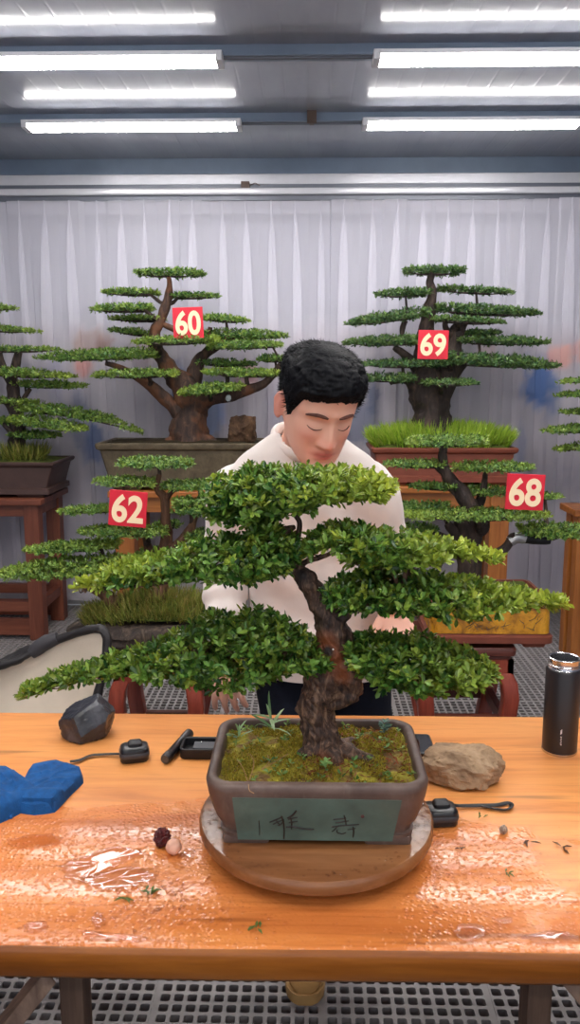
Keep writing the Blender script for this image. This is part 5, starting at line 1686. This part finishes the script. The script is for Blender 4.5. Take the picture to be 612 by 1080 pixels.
for k, path in enumerate(M_):
    pts = [at(q[0], q[1], YP + q[3]) for q in path]; rad = [q[2] * ppm(q[0], q[1], YP + q[3]) for q in path]
    mb.tube(pts, rad, 22, rough=.30, seed=k * 2.3, rfreq=38, smooth=7)
Vt, Ft = voxel('t', mb, .0022, 1)
cen = np.array(at(340, 700, YP))
ang = np.arctan2(Vt[:, 1] - YP, Vt[:, 0] - cen[0])
tw_ = np.array([mnoise.noise(Vector((6 * math.cos(a + z * 26), 6 * math.sin(a + z * 26), z * 14))) for a, z in zip(ang, Vt[:, 2])])
nrm_x = np.stack([np.cos(ang), np.sin(ang), np.zeros(len(ang))], 1)
low = np.clip((at(340, 640, YP).z - Vt[:, 2]) / .1, 0, 1)
Vt = Vt + nrm_x * (tw_ * .0045 * (.3 + .7 * low))[:, None]
tr_ = link_mesh('trunk', Vt, Ft, m_mainbark, mainb, auto=80)
def blob(px, py, r):
    q = at(px, py, YP - .02); m = ppm(px, py, YP)
    return np.clip(1.3 - np.hypot(Vt[:, 0] - q.x, Vt[:, 2] - q.z) / (r * m), 0, 1)
front = (Vt[:, 1] < YP + .005)
bare = np.clip(blob(344, 676, 12) + blob(352, 700, 13) + blob(362, 712, 9) + blob(350, 690, 12) + .8 * blob(342, 796, 9) + .6 * blob(362, 802, 8), 0, 1) * front
dk = np.clip(blob(346, 686, 6) * 1.4 + blob(360, 648, 8) + blob(318, 607, 10) + blob(340, 655, 8) * .7, 0, 1) * front
point_color(tr_.data, 'bare', np.stack([bare, dk, bare * 0], 1))
mb = MB(); q = at(351.5, 685, YP - .026); mb.ball(q, .0017, 0, 8); mb.build('wound_bead', flat('pale_bead', (225, 220, 215), .2), tr_)  # tiny pale bead on the trunk wound

# limbs and foliage
wm = [[(312, 600, 6, 0), (313, 588, 3.6, 0), (314, 570, 3.2, 0), (316, 552, 3, 0), (311, 540, 3, 0), (312, 525, 2.5, 0)],
      [(314, 602, 5, 0), (322, 593, 3.2, -.01), (338, 588, 2.8, -.02), (350, 583, 2.4, -.02), (362, 575, 2, -.02)],
      [(312, 602, 5, 0), (302, 592, 4, -.01), (288, 584, 3, -.015), (270, 580, 2.4, -.02)],
      [(362, 646, 6, 0), (374, 640, 4.5, -.01), (392, 634, 4, -.02), (430, 634, 3, -.03)],
      [(372, 704, 6, 0), (384, 702, 5, -.01), (410, 704, 4, -.02), (450, 705, 3, -.03)],
      [(336, 690, 6, .0), (322, 690, 5, -.01), (296, 688, 4, -.02), (240, 690, 3, -.03)],
      [(311, 556, 2.5, 0), (298, 560, 5, -.01), (287, 557, 5, -.015), (281, 551, 3, -.015)]]
bw = bonsai_wood(mainb, YP, wm, m_mainbark, .22, 'limbs', 12)
m_leafd = m_leaf
def pad_main(stn, dy, yl, yr, depth, dens=1.0, leaf=.0160, prob_y=.06, wi=None):
    xs = [q[0] for q in stn]
    area = sum((stn[i + 1][0] - stn[i][0]) * ((stn[i][2] - stn[i][1]) + (stn[i + 1][2] - stn[i + 1][1])) / 2 for i in range(len(stn) - 1))
    n = int(area * .080 * dens) + 20
    P, A, s = pad_points(stn, YP + dy, depth, n, rgm, .55, leaf * .52)
    yg = np.clip(yl * np.clip(1 - s / .45, 0, 1) + yr * np.clip((s - .4) / .6, 0, 1) + np.clip(A[:, 2], 0, 1) * .10 + rgm.normal(0, .10, len(P)) + (rgm.uniform(0, 1, len(P)) < prob_y) * .4, 0, 1)
    ch = leaves(P, A, 8, leaf, leaf * .43, LEAF_BIG, rgm, (20, 82), yg)
    leaf_object('foliage_pad', [ch], m_leafd, mainb)
    # inner twigs reaching to a share of the leaf whorls
    mb = MB()
    xm = (xs[0] + xs[-1]) / 2; ym = float(np.interp(xm, xs, [(q[1] + q[2] * 2) / 3 for q in stn]))
    q0 = nearest_on(wm if wi is None else [wm[k_] for k_ in wi], xm, ym)
    x0 = min(max(q0[0], xs[0] + 8), xs[-1] - 8)
    main = []
    for f in (-1, 1):
        xe = xs[0] + 6 if f < 0 else xs[-1] - 6
        if abs(xe - x0) < 12: continue
        pl = [at(q0[0], q0[1], YP + q0[3])]
        for k in range(1, 6):
            x = x0 + (xe - x0) * k / 5
            y = float(np.interp(x, xs, [q[1] * .35 + q[2] * .65 for q in stn]))
            pl.append(at(x, y + rgm.uniform(-2, 2), YP + dy + rgm.uniform(-.012, .012)))
        rad = [.0042, .0036, .003, .0024, .0017, .0010]
        mb.tube(pl, rad, 7, rough=.2, rfreq=60, smooth=4); main += pl[1:]
    idx = rgm.choice(len(P), min(len(P), 90), replace=False)
    for i in idx:
        p_ = Vector(P[i]); q = min(main, key=lambda w_: (w_ - p_).length)
        if (q - p_).length > .12: continue
        mb.tube([q, q.lerp(p_, .5) + Vector((0, 0, -.006)), p_], [.0016, .0011, .0007], 5, smooth=3)
    mb.build('branch', m_mainbark, mainb)
rgm = np.random.default_rng(2024)
D_ = .085
pad_main([(220, 512, 540), (228, 500, 556), (250, 494, 566), (275, 494, 562), (310, 493, 552), (340, 491, 541), (370, 492, 538), (395, 497, 535), (408, 505, 524), (414, 510, 517)], 0, .05, .55, D_, 1.1, prob_y=.14)
pad_main([(112, 604, 616), (122, 596, 612), (140, 590, 616), (170, 580, 616), (200, 570, 618), (230, 562, 624), (260, 558, 624), (290, 560, 616), (310, 570, 604)], -.02, .55, .0, D_, wi=[2])
pad_main([(82, 617, 626), (100, 612, 624), (130, 610, 622), (160, 604, 620), (186, 598, 616)], -.05, .7, .2, .03, .6, wi=[3 - 1])
pad_main([(268, 548, 574), (284, 545, 590), (300, 560, 596), (312, 568, 590)], -.015, 0, .0, .05)
pad_main([(322, 572, 592), (332, 560, 590), (346, 550, 586), (360, 548, 592), (390, 552, 596), (420, 558, 596), (450, 564, 594), (480, 570, 592), (505, 578, 594), (526, 586, 596)], -.02, .1, .65, D_, 1.0, prob_y=.1)
pad_main([(368, 582, 600), (400, 580, 606), (440, 580, 604), (470, 582, 600)], -.06, .1, .5, .05, .8)
pad_main([(346, 618, 636), (356, 608, 648), (376, 600, 656), (400, 598, 652), (430, 600, 654), (460, 602, 660), (490, 606, 656), (520, 612, 650), (550, 620, 646), (575, 628, 644), (594, 633, 639)], -.02, .0, .65, D_, 1.05, prob_y=.1)
pad_main([(24, 728, 740), (40, 720, 736), (60, 708, 730), (85, 700, 726), (110, 692, 722), (140, 680, 720), (170, 668, 722), (200, 656, 728), (230, 648, 734), (260, 644, 738), (290, 646, 726), (315, 660, 714), (332, 678, 718), (342, 690, 712)], -.03, .25, .0, D_, 1.0)
pad_main([(220, 646, 690), (250, 642, 700), (280, 646, 700), (305, 660, 700), (320, 672, 696)], .05, 0, .0, .06, .7)
pad_main([(368, 678, 700), (380, 668, 718), (400, 666, 732), (425, 666, 738), (450, 668, 738), (475, 674, 736), (498, 684, 732), (512, 694, 724), (518, 704, 714)], -.03, .0, .30, D_, 1.05)
# ------------------------------------------------------------------ the person
person = thing('person', 'person with short black hair in a white sweater bending over behind the table', 'person', (at(343, 735, 2.03).x, 2.05, 0))
m_skin, nt, b = nmat('skin')
a_ = nt.nodes.new('ShaderNodeAttribute'); a_.attribute_name = 'flush'
sp = nt.nodes.new('ShaderNodeSeparateColor'); nt.links.new(a_.outputs['Color'], sp.inputs[0])
c = mixc(nt, sp.outputs[0], lin((222, 172, 152)), lin((184, 88, 84)))
c = mixc(nt, sp.outputs[1], c, lin((52, 36, 34)))
c = mixc(nt, sp.outputs[2], c, lin((214, 138, 120)))
nt.links.new(c, b.inputs['Base Color'])
b.inputs['Roughness'].default_value = .5; b.inputs['Specular IOR Level'].default_value = .35
b.inputs['Subsurface Weight'].default_value = .08; b.inputs['Subsurface Radius'].default_value = (.01, .004, .002)
m_knit, nt, b = nmat('white_knit')
v = coords(nt)
n1 = noise_tex(nt, v, 9, 3); n2 = noise_tex(nt, v, 380, 2)
nt.links.new(ramp(nt, n1, [(.3, lin((208, 197, 191))), (.7, lin((218, 208, 203)))]), b.inputs['Base Color'])
b.inputs['Roughness'].default_value = .9; b.inputs['Sheen Weight'].default_value = .25
bump(nt, b, n2, .25, .0015)
m_navy = flat('dark_navy_cloth', (19, 23, 36), .85, 0, .2, .15, 60, .2, 300)
m_hair, nt, b = nmat('black_hair')
v = coords(nt, (160, 160, 30)); n1 = noise_tex(nt, v, 1, 3)
nt.links.new(ramp(nt, n1, [(.3, lin((3, 4, 7))), (.7, lin((11, 12, 18)))]), b.inputs['Base Color'])
b.inputs['Roughness'].default_value = .6; b.inputs['Specular IOR Level'].default_value = .12; bump(nt, b, n1, .5, .003)
m_tanshoe = flat('tan_suede', (170, 128, 76), .75, 0, .2, .10, 20, .15, 300)
m_sole = flat('tan_rubber_sole', (178, 138, 86), .55, 0, .3, .06)

HS = 1.08
HC = at(335, 427, 1.80)
HM = Matrix.Translation(HC) @ Matrix.Rotation(math.radians(20), 4, 'Z') @ Matrix.Rotation(math.radians(2), 4, 'Y') @ Matrix.Rotation(math.radians(27), 4, 'X') @ Matrix.Scale(HS, 4)
HMI = HM.inverted()
PZ = [-.118, -.112, -.102, -.085, -.06, -.03, 0, .03, .06, .085, .103, .114, .119]
PF = [-.070, -.082, -.088, -.088, -.088, -.089, -.090, -.093, -.090, -.077, -.055, -.031, -.008]
PB = [-.035, -.015, .0, .024, .050, .074, .087, .094, .095, .084, .062, .036, .010]
PW = [.014, .026, .036, .050, .060, .0665, .0700, .0715, .0710, .0645, .050, .031, .009]
def smooth_interp(z, ys):
    i = int(np.clip(np.searchsorted(PZ, z) - 1, 0, len(PZ) - 2))
    t = (z - PZ[i]) / (PZ[i + 1] - PZ[i]); t = min(max(t, 0), 1)
    d = lambda k: (ys[min(k + 1, len(ys) - 1)] - ys[max(k - 1, 0)]) / (PZ[min(k + 1, len(PZ) - 1)] - PZ[max(k - 1, 0)])
    h = PZ[i + 1] - PZ[i]
    return (2 * t ** 3 - 3 * t * t + 1) * ys[i] + (t ** 3 - 2 * t * t + t) * h * d(i) + (-2 * t ** 3 + 3 * t * t) * ys[i + 1] + (t ** 3 - t * t) * h * d(i + 1)
def g(x, z, x0, z0, sx, sz): return math.exp(-((x - x0) / sx) ** 2 - ((z - z0) / sz) ** 2)
def head_point(z, a, off=0.0, feat=True):
    """a = 0 faces forward"""
    f = smooth_interp(z, PF) ; bk = smooth_interp(z, PB); w = smooth_interp(z, PW)
    cyy = (f + bk) / 2; hd = (bk - f) / 2
    s, c_ = math.sin(a), math.cos(a)
    e = .88
    x = w * math.copysign(abs(s) ** e, s); y = cyy - hd * math.copysign(abs(c_) ** e, c_)
    if feat and c_ > 0.05:
        fw = min(1, c_ * 2.2)
        d = 0
        for sx in (-1, 1):
            d += -.0115 * g(x, z, sx * .030, .004, .017, .011)         # eye socket
            d += .0075 * g(x, z, sx * .031, -.001, .0125, .008)        # lidded eyeball
            d += .0045 * g(x, z, sx * .028, .024, .022, .008)         # brow ridge
            d += .0045 * g(x, z, sx * .043, -.026, .018, .018)        # cheekbone
            d += .0095 * g(x, z, sx * .0125, -.041, .0065, .007)      # nostril wing
            d += -.003 * g(x, z, sx * .027, -.055, .008, .02)         # fold beside the mouth
        zz = z
        if -.055 < zz < .03:
            t = min(1, max(0, (.022 - zz) / .058))
            d += (.003 + .021 * t ** 1.3) * math.exp(-(x / (.0072 + .0045 * t)) ** 2) * (1 if zz > -.040 else max(0, 1 - ((-.040 - zz) / .009) ** 2))
        d += .0075 * g(x, z, 0, -.0605, .018, .0045)                  # upper lip
        d += -.0045 * g(x, z, 0, -.0665, .022, .0022)                 # mouth line
        d += .0080 * g(x, z, 0, -.0725, .015, .0050)                  # lower lip
        d += -.003 * g(x, z, 0, -.084, .016, .005)
        d += .005 * g(x, z, 0, -.101, .017, .012)                     # chin
        y -= d * fw
    if off:
        n = Vector((x / max(w, .02) ** 2, (y - cyy) / max(hd, .02) ** 2, z / .12 ** 2 * .9)).normalized()
        return Vector((x, y, z)) + n * off
    return Vector((x, y, z))
# ---- one continuous body surface
mb = MB()
nz = 120; na = 120
rows = []
for i in range(nz + 1):
    z = -.118 + (.237) * i / nz
    rows.append([HM @ head_point(z, 2 * PI * j / na) for j in range(na)])
mb.rings(rows)
for sx in (-1, 1):   # ears: rim and bowl
    def ear(u, v_, w_=0.0):   # u back and outwards along the shell, v up, w off its face
        return HM @ Vector((sx * (.0675 + u * .62 + w_ * .8), .006 + u * .78 - w_ * .6, -.010 + v_ ))
    pts = []
    for i in range(11):
        a = math.radians(150 - 255 * i / 10)
        pts.append(ear(.010 + .0150 * math.cos(a) * (1.0 if a > 0 else .8), .027 * math.sin(a) + .002, .002))
    mb.tube(pts, [.0038, .0042, .0045, .0046, .0046, .0046, .0045, .0045, .0048, .0056, .005], 10, smooth=3)
    mb.tube([ear(.004, -.020), ear(.008, -.008), ear(.010, .006), ear(.008, .020)], [.0065, .0085, .0095, .0070], 12, smooth=3)
    mb.tube([ear(.006, .014, .003), ear(.013, .004, .003), ear(.011, -.010, .004)], [.0030, .0034, .0030], 8, smooth=3)
NB = Vector((at(324, 470, 1.92).x, 1.915, 1.37))
hb = HM @ Vector((0, .022, -.045)); hm = HM @ Vector((0, .020, -.085))
mb.tube([HM @ Vector((0, .03, .0)), hb, hb.lerp(NB, .5) + Vector((0, .008, 0)), NB, NB + Vector((-.01, .03, -.10))], [.050, .058, .057, .062, .085], 24, smooth=4)
def body_loft(mb, stations, n=40, grow=0.0, fold=None):
    rows = []
    for (z, cx_, cy_, w, d, lean) in stations:
        r = []
        for j in range(n):
            a = 2 * PI * j / n
            x = (w + grow) * math.copysign(abs(math.cos(a)) ** .85, math.cos(a)); y = (d + grow) * math.copysign(abs(math.sin(a)) ** .85, math.sin(a))
            q = Vector((cx_ + x, cy_ + y, z + lean * y))
            if fold: q = fold(q, a)
            r.append(q)
        rows.append(r)
    mb.rings(rows)
XP = at(343, 720, 2.03).x; XC = at(321, 525, 1.95).x
def lx_(k): return XP + (XC - XP) * k
TOR = [(.72, XP, 2.05, .165, .115, 0), (.80, XP, 2.05, .178, .122, 0), (.88, lx_(.15), 2.05, .176, .120, -.05), (.97, lx_(.3), 2.04, .166, .112, -.1), (1.06, lx_(.5), 2.02, .168, .112, -.15),
       (1.15, lx_(.75), 1.99, .182, .118, -.2), (1.23, lx_(.95), 1.965, .192, .118, -.2), (1.29, XC, 1.95, .186, .108, -.2), (1.335, XC, 1.94, .150, .090, -.2), (1.37, XC + .004, 1.935, .100, .072, -.2), (1.395, XC + .008, 1.925, .066, .060, -.2)]
body_loft(mb, TOR, 40, -.018)
# joints
SHL = at(250, 522, 1.955); ELL = at(236, 606, 2.02); WRL = at(241, 692, 1.915)
SHR = at(390, 520, 1.935); ELR = at(412, 592, 1.99); WRR = at(412, 641, 1.86)
mb.tube([SHL + Vector((.05, 0, .01)), SHL, SHL.lerp(ELL, .5), ELL, ELL.lerp(WRL, .45), WRL, WRL + (WRL - ELL).normalized() * .03], [.05, .052, .044, .038, .037, .026, .026], 18, smooth=4)
mb.tube([SHR + Vector((-.05, 0, .01)), SHR, SHR.lerp(ELR, .5), ELR, ELR.lerp(WRR, .45), WRR, WRR + (WRR - ELR).normalized() * .03], [.05, .052, .044, .038, .037, .028, .027], 18, smooth=4)
def hand(mb, W, D, N, side, curl=.35, L=1.0, spread=1.0):
    """W wrist, D direction of the fingers, N back-of-hand normal, side +1: thumb on the +S side"""
    D = D.normalized(); S = D.cross(N).normalized() * side; N = N.normalized()
    pl = .088 * L
    rg_ = []
    for t, w, th in ((-.15, .026, .019), (.05, .030, .018), (.35, .038, .0165), (.7, .042, .0145), (.95, .041, .0125), (1.03, .036, .009)):
        rr = []
        for j in range(20):
            a = 2 * PI * j / 20
            rr.append(W + D * pl * t + S * w * L * math.cos(a) + N * th * L * math.sin(a))
        rg_.append(rr)
    mb.rings(rg_)
    for k, (o, ln, sp_) in enumerate(((.031, .070, .16), (.0105, .079, .04), (-.0105, .074, -.06), (-.031, .058, -.17))):
        p = W + D * pl * .86 + S * o * L
        d = (D + S * sp_ * spread).normalized()
        pts = [p - d * .012]; r = [.0092 * L]
        ang = curl * (1 + .12 * k)
        pts.append(p + d * .012 * L); r.append(.0092 * L)
        cur = p + d * .012 * L
        for seg, f in enumerate((.42, .32, .26)):
            d = (d * math.cos(ang) - N * math.sin(ang)).normalized()
            cur = cur + d * ln * L * f; pts.append(cur); r.append((.0086, .0079, .0062)[seg] * L)
        mb.tube(pts, r, 12, smooth=3)
    p = W + D * pl * .18 + S * .026 * L - N * .004
    d = (D * .62 + S * .72 - N * .25).normalized()
    pts = [p - d * .01, p + d * .026 * L]; cur = pts[-1]
    for f, a_2 in ((.030, .28), (.026, .28)):
        d = (d * math.cos(a_2) + D * math.sin(a_2) - N * .08).normalized(); cur = cur + d * f * L; pts.append(cur)
    mb.tube(pts, [.014 * L, .0125 * L, .0095 * L, .0072 * L], 12, smooth=3)
hand(mb, WRL, Vector((-.02, -.10, -1)), Vector((-.25, -1, .1)), 1, .28)
hand(mb, WRR, Vector((.34, -.42, -.84)), Vector((.25, -.85, .55)), 1, .38)
# legs
HIPS = [(-1, XP - .085, 2.06), (1, XP + .085, 2.06)]
SHOE = [on(322, 1046, .03), Vector((at(395, 1000, 2.1).x, 2.02, 0))]
ANK = [Vector((SHOE[0].x, SHOE[0].y + .175, .09)), Vector((SHOE[1].x, SHOE[1].y + .175, .09))]
for (sx, hx, hy), an in zip(HIPS, ANK):
    mb.tube([(hx, hy, .90), (hx, hy, .78), Vector((hx, hy - .03, .50)).lerp(Vector((an.x, an.y, .5)), .5), (an.x, an.y, .28), (an.x, an.y, .09)], [.09, .082, .055, .05, .036], 20, smooth=4)
    mb.tube([(an.x, an.y + .03, .05), (an.x, an.y - .05, .045), (an.x, an.y - .13, .035)], [.032, .036, .03], 14, smooth=3)
Vb, Fb = voxel('b', mb, .0042, 2)
body = link_mesh('body', Vb, Fb, m_skin, person, auto=180)
L_ = (np.c_[Vb, np.ones(len(Vb))] @ np.array(HMI).T)[:, :3]
X, Y_, Z = L_.T
fr_ = (Y_ < -.05)
G = lambda x0, z0, sx, sz: np.exp(-((X - x0) / sx) ** 2 - ((Z - z0) / sz) ** 2) * fr_
lips = np.clip(1.6 * (G(0, -.0665, .021, .0085)), 0, 1)
cheek = np.clip(.55 * (G(-.04, -.03, .02, .02) + G(.04, -.03, .02, .02)) + .7 * G(0, -.038, .016, .014) + .35 * G(0, -.066, .035, .02), 0, 1)
earm = ((np.abs(X) > .070) & (np.abs(Y_ - .008) < .03) & (Z < .03) & (Z > -.05)).astype(float)
line = np.clip(.7 * np.exp(-(X / .021) ** 2 - ((Z + .0665) / .0018) ** 2) * fr_, 0, 1)
handm = np.zeros(len(Vb))
point_color(body.data, 'flush', np.stack([np.clip(lips + earm * .45, 0, 1), line, np.clip(cheek, 0, 1)], 1))
m_brow = flat('brow_hair', (92, 64, 58), .8, 0, .1, .2, 200)
# brows and closed lashes, following the face
def face_strip(name, pts, wid, mat, lift=.0012, sq=.5):
    mb = MB(); P = []
    for x, z in pts:
        a = math.asin(max(-1, min(1, (abs(x) / smooth_interp(z, PW)) ** (1 / .88)))) * (1 if x > 0 else -1)
        q = head_point(z, a); q.y -= lift; P.append(HM @ q)
    mb.tube(P, wid, 8, squash=sq, smooth=4)
    return mb.build(name, mat, person)
for sx in (-1, 1):
    face_strip('eyebrow', [(sx * .012, .0195), (sx * .022, .0235), (sx * .034, .0245), (sx * .045, .0205), (sx * .050, .0165)], [.0026, .0040, .0041, .0034, .0018], m_brow, -.0002, 1.0)
    face_strip('eyelashes', [(sx * .017, -.0065), (sx * .024, -.0095), (sx * .032, -.0105), (sx * .040, -.0085), (sx * .045, -.0050)], [.0009, .0013, .0016, .0015, .0009], m_hair, .0008)
# ---- hair: a cropped cap with short strands
def hairline(a):
    """lowest z of the hair at angle a from the front"""
    aa = abs(a)
    ks = [0, .35, .62, .85, 1.05, 1.25, 1.42, 1.6, 1.9, 2.3, 2.8, PI]
    vs = [.054, .052, .047, .046, .024, -.004, -.014, .012, -.010, -.040, -.055, -.058]
    return float(np.interp(aa, ks, vs)) + .005 * mnoise.noise(Vector((a * 7, 1, 0))) + .003 * mnoise.noise(Vector((a * 26, 5, 0)))
mb = MB(); rows = []
na = 150; nz = 44
for i in range(nz + 1):
    r = []
    for j in range(na):
        a = 2 * PI * j / na; a = a if a <= PI else a - 2 * PI
        zl = hairline(a); t = i / nz
        z = zl + (.1185 - zl) * (1 - (1 - t) ** 1.3)
        side_ = abs(math.sin(a)) ** 2 * max(0, min(1, (.075 - z) / .05))
        th = (1 - .5 * side_) * (.0130 + .0045 * max(0, math.cos(a)) * min(1, max(0, (z - .02) / .06))) * min(1, .12 + (t * 5.0)) * (1 if z > .02 else max(.35, (z + .06) / .08))
        if z > .085: th = max(th, .013)
        q0 = head_point(z, a, 0, False)
        k = 1 + .35 * mnoise.noise(q0 * 60) + .22 * mnoise.noise(q0 * 150)
        r.append(HM @ head_point(z, a, max(.0008, th * k), False))
    rows.append(r)
inner = [[HM @ head_point(hairline(a if a <= PI else a - 2 * PI) + .002, a, -.004, False) for a in [2 * PI * j / na for j in range(na)]]]
mb.rings(inner + rows, 0, False, True)
rh = np.random.default_rng(3)
for k in range(4200):
    a = rh.uniform(-PI, PI); zl = hairline(a); z = zl + (.118 - zl) * rh.uniform(0, 1) ** .7
    base = head_point(z, a, .004, False); tip = head_point(min(z + .002, .119), a, .0, False)
    n_ = (head_point(z, a, .01, False) - head_point(z, a, 0, False)).normalized()
    th = (.015 if z > .06 else .006 + .005 * max(0, (z + .05) / .1)) * rh.uniform(.8, 1.25)
    flow = Vector((rh.normal(0, .35), -0.30 if z > .04 else 0, -.25 if z < .09 else rh.normal(0, .2)))
    p0 = base; p1 = base + (n_ + flow * .6).normalized() * th
    s = n_.cross(Vector((rh.normal(), rh.normal(), rh.normal()))).normalized() * .0011
    a0, a1, a2 = HM @ (p0 + s), HM @ (p0 - s), HM @ p1
    s2 = (HM.to_3x3() @ n_.cross(s)).normalized() * .0008
    mb.add([a0, a1, a0.lerp(a1, .5) + s2, a2], [(0, 1, 3), (1, 2, 3), (2, 0, 3), (0, 2, 1)])
mb.build('hair', m_hair, person, auto=180)

# ---- sweater
mb = MB()
def sweater_fold(q, a):
    f = .011 * mnoise.noise(Vector((q.x * 9, q.y * 6, q.z * 5))) + .008 * math.sin((q.z * 38) + q.x * 16 + 2 * mnoise.noise(q * 6)) * max(0, min(1, (1.14 - q.z) / .2)) + .007 * math.sin(q.x * 55 + q.z * 30) * max(0, min(1, (q.z - 1.0) / .15)) * max(0, min(1, (1.3 - q.z) / .1))
    d = Vector((math.cos(a), math.sin(a), 0))
    return q + d * f
ST = []
base = [(.782, XP, 2.05, .176, .125, 0)] + TOR[1:]
zs = [s[0] for s in base]
for i in range(60):
    z = .782 + (1.392 - .782) * i / 59
    ST.append((z,) + tuple(float(np.interp(z, zs, [s[k] for s in base])) for k in range(1, 6)))
body_loft(mb, ST, 64, .010, sweater_fold)
def sleeve(S, E, W, inw, seed, cuff):
    P, R_ = spline([S + inw, S, S.lerp(E, .5), E, E.lerp(W, .5), E.lerp(W, .86)], [.068, .070, .062, .057, .054, .045], 12)
    n = len(P)
    for i in range(n):
        t = i / (n - 1)
        if t > .58: R_[i] *= 1 + .085 * math.sin((t - .58) * 62) * min(1, (t - .58) / .1)
    mb.tube(P, R_, 36, rough=.09, seed=seed, rfreq=9)
    return P[-1], (P[-1] - P[-3]).normalized()
cl, dl = sleeve(SHL, ELL, WRL, Vector((.07, 0, .018)), 1, 0)
cr, dr_ = sleeve(SHR, ELR, WRR, Vector((-.07, 0, .018)), 5, 0)
Vs, Fs = voxel('s', mb, .0058, 3)
# open the neck so that the throat comes out cleanly
keep = ~((np.hypot((Vs[:, 0] - NB.x) / .076, (Vs[:, 1] - (NB.y - .008)) / .074) < 1) & (Vs[:, 2] > 1.362 + .42 * (Vs[:, 1] - (NB.y - .008))))
Fs = [f for f in Fs if all(keep[i] for i in f)]
sw = link_mesh('sweater', Vs, Fs, m_knit, person, auto=180)
for c_, d_, nm in ((cl, dl, 'l'), (cr, dr_, 'r')):
    mb = MB(); mb.tube([c_ - d_ * .012, c_, c_ + d_ * .018, c_ + d_ * .030, c_ + d_ * .032], [.046, .0445, .040, .038, .034], 28, rough=.03, rfreq=30, smooth=3)
    mb.build('cuff', m_knit, person)
mb = MB(); P = []
for j in range(33):
    a = 2 * PI * j / 32
    x = .077 * math.cos(a); y = .075 * math.sin(a)
    P.append(Vector((NB.x + x, NB.y - .008 + y, 1.376 + .42 * y + .014 * math.cos(a) ** 2)))
mb.tube(P, .0105, 12, squash=1.4, caps=False); mb.build('collar', m_knit, person)
mb = MB(); rows = []
for z, gx in ((.770, .002), (.772, .007), (.80, .009), (.808, .012)):
    rows.append([Vector((XP + (.176 + gx) * math.copysign(abs(math.cos(a)) ** .85, math.cos(a)), 2.05 + (.124 + gx) * math.copysign(abs(math.sin(a)) ** .85, math.sin(a)), z)) for a in [2 * PI * j / 64 for j in range(64)]])
mb.rings(rows, 0, False, False); o = mb.build('hem', m_knit, person); md = o.modifiers.new('t', 'SOLIDIFY'); md.thickness = .004
# dark cord hanging along the sweater's open side
mb = MB(); mb.tube([at(262, 610, 1.93), at(263, 640, 1.925), at(264, 662, 1.92)], .0022, 6, smooth=3); mb.build('drawstring', flat('grey_cord', (96, 92, 92), .7), person)
# ---- trousers
mb = MB()
body_loft(mb, [(.70, XP, 2.055, .150, .11, 0), (.76, XP, 2.055, .170, .118, 0), (.82, XP, 2.055, .172, .118, 0), (.92, XP, 2.055, .165, .112, 0), (.95, XP, 2.055, .158, .108, 0)], 40)
for (sx, hx, hy), an in zip(HIPS, ANK):
    P, R_ = spline([Vector((hx, hy, .84)), Vector((hx, hy, .72)), Vector(((hx + an.x) / 2, (hy + an.y) / 2 - .02, .47)), Vector((an.x, an.y, .25)), Vector((an.x, an.y, .085))], [.10, .098, .078, .072, .068], 12)
    mb.tube(P, R_, 30, rough=.08, rfreq=10, seed=sx)
Vt_, Ft_ = voxel('t', mb, .008, 3)
link_mesh('trousers', Vt_, Ft_, m_navy, person, auto=180)
# ---- shoes
for s_, an in zip(SHOE, ANK):
    toe = Vector((s_.x, s_.y - .01, 0)); heel_y = an.y + .06
    Ls = heel_y - toe.y
    def lastw(f): return float(np.interp(f, [0, .04, .12, .3, .5, .75, .92, 1], [.014, .030, .043, .049, .043, .035, .032, .018]))
    def lasth(f): return float(np.interp(f, [0, .04, .12, .3, .5, .7, 1], [.030, .044, .056, .068, .088, .112, .112]))
    mb = MB(); rows = []
    for i in range(31):
        f = i / 30; w = lastw(f) * .96; h = lasth(f)
        r = []
        for j in range(24):
            a = 2 * PI * j / 24
            r.append(Vector((toe.x + w * math.copysign(abs(math.cos(a)) ** .8, math.cos(a)), toe.y + .006 + f * (Ls - .012), .022 + (h - .022) * (.5 + .5 * math.sin(a)))))
        rows.append(r)
    mb.rings(rows); sh = mb.build('shoe', m_tanshoe, person)
    mb = MB(); rows = []
    out = [(lastw(f) + .003, toe.y + f * Ls) for f in [i / 24 for i in range(25)]]
    ring = [(toe.x + w, y) for w, y in out] + [(toe.x - w, y) for w, y in out[::-1]]
    for z, k in ((0, .97), (.004, 1.0), (.022, 1.0), (.027, .985)):
        rows.append([Vector((toe.x + (x - toe.x) * k, y, z)) for x, y in ring])
    mb.rings(rows); mb.build('sole', m_sole, sh)
    mb = MB(); P = []
    for k in range(13):
        t = -1 + 2 * k / 12; f = .30 - .17 * (1 - t * t)
        P.append(Vector((toe.x + t * lastw(f) * .93, toe.y + .006 + f * Ls, .024 + (lasth(f) - .022) * math.sqrt(max(0, 1 - (t * .97) ** 2)))))
    mb.tube(P, .0016, 6, smooth=2); mb.build('toe_seam', m_sole, sh)
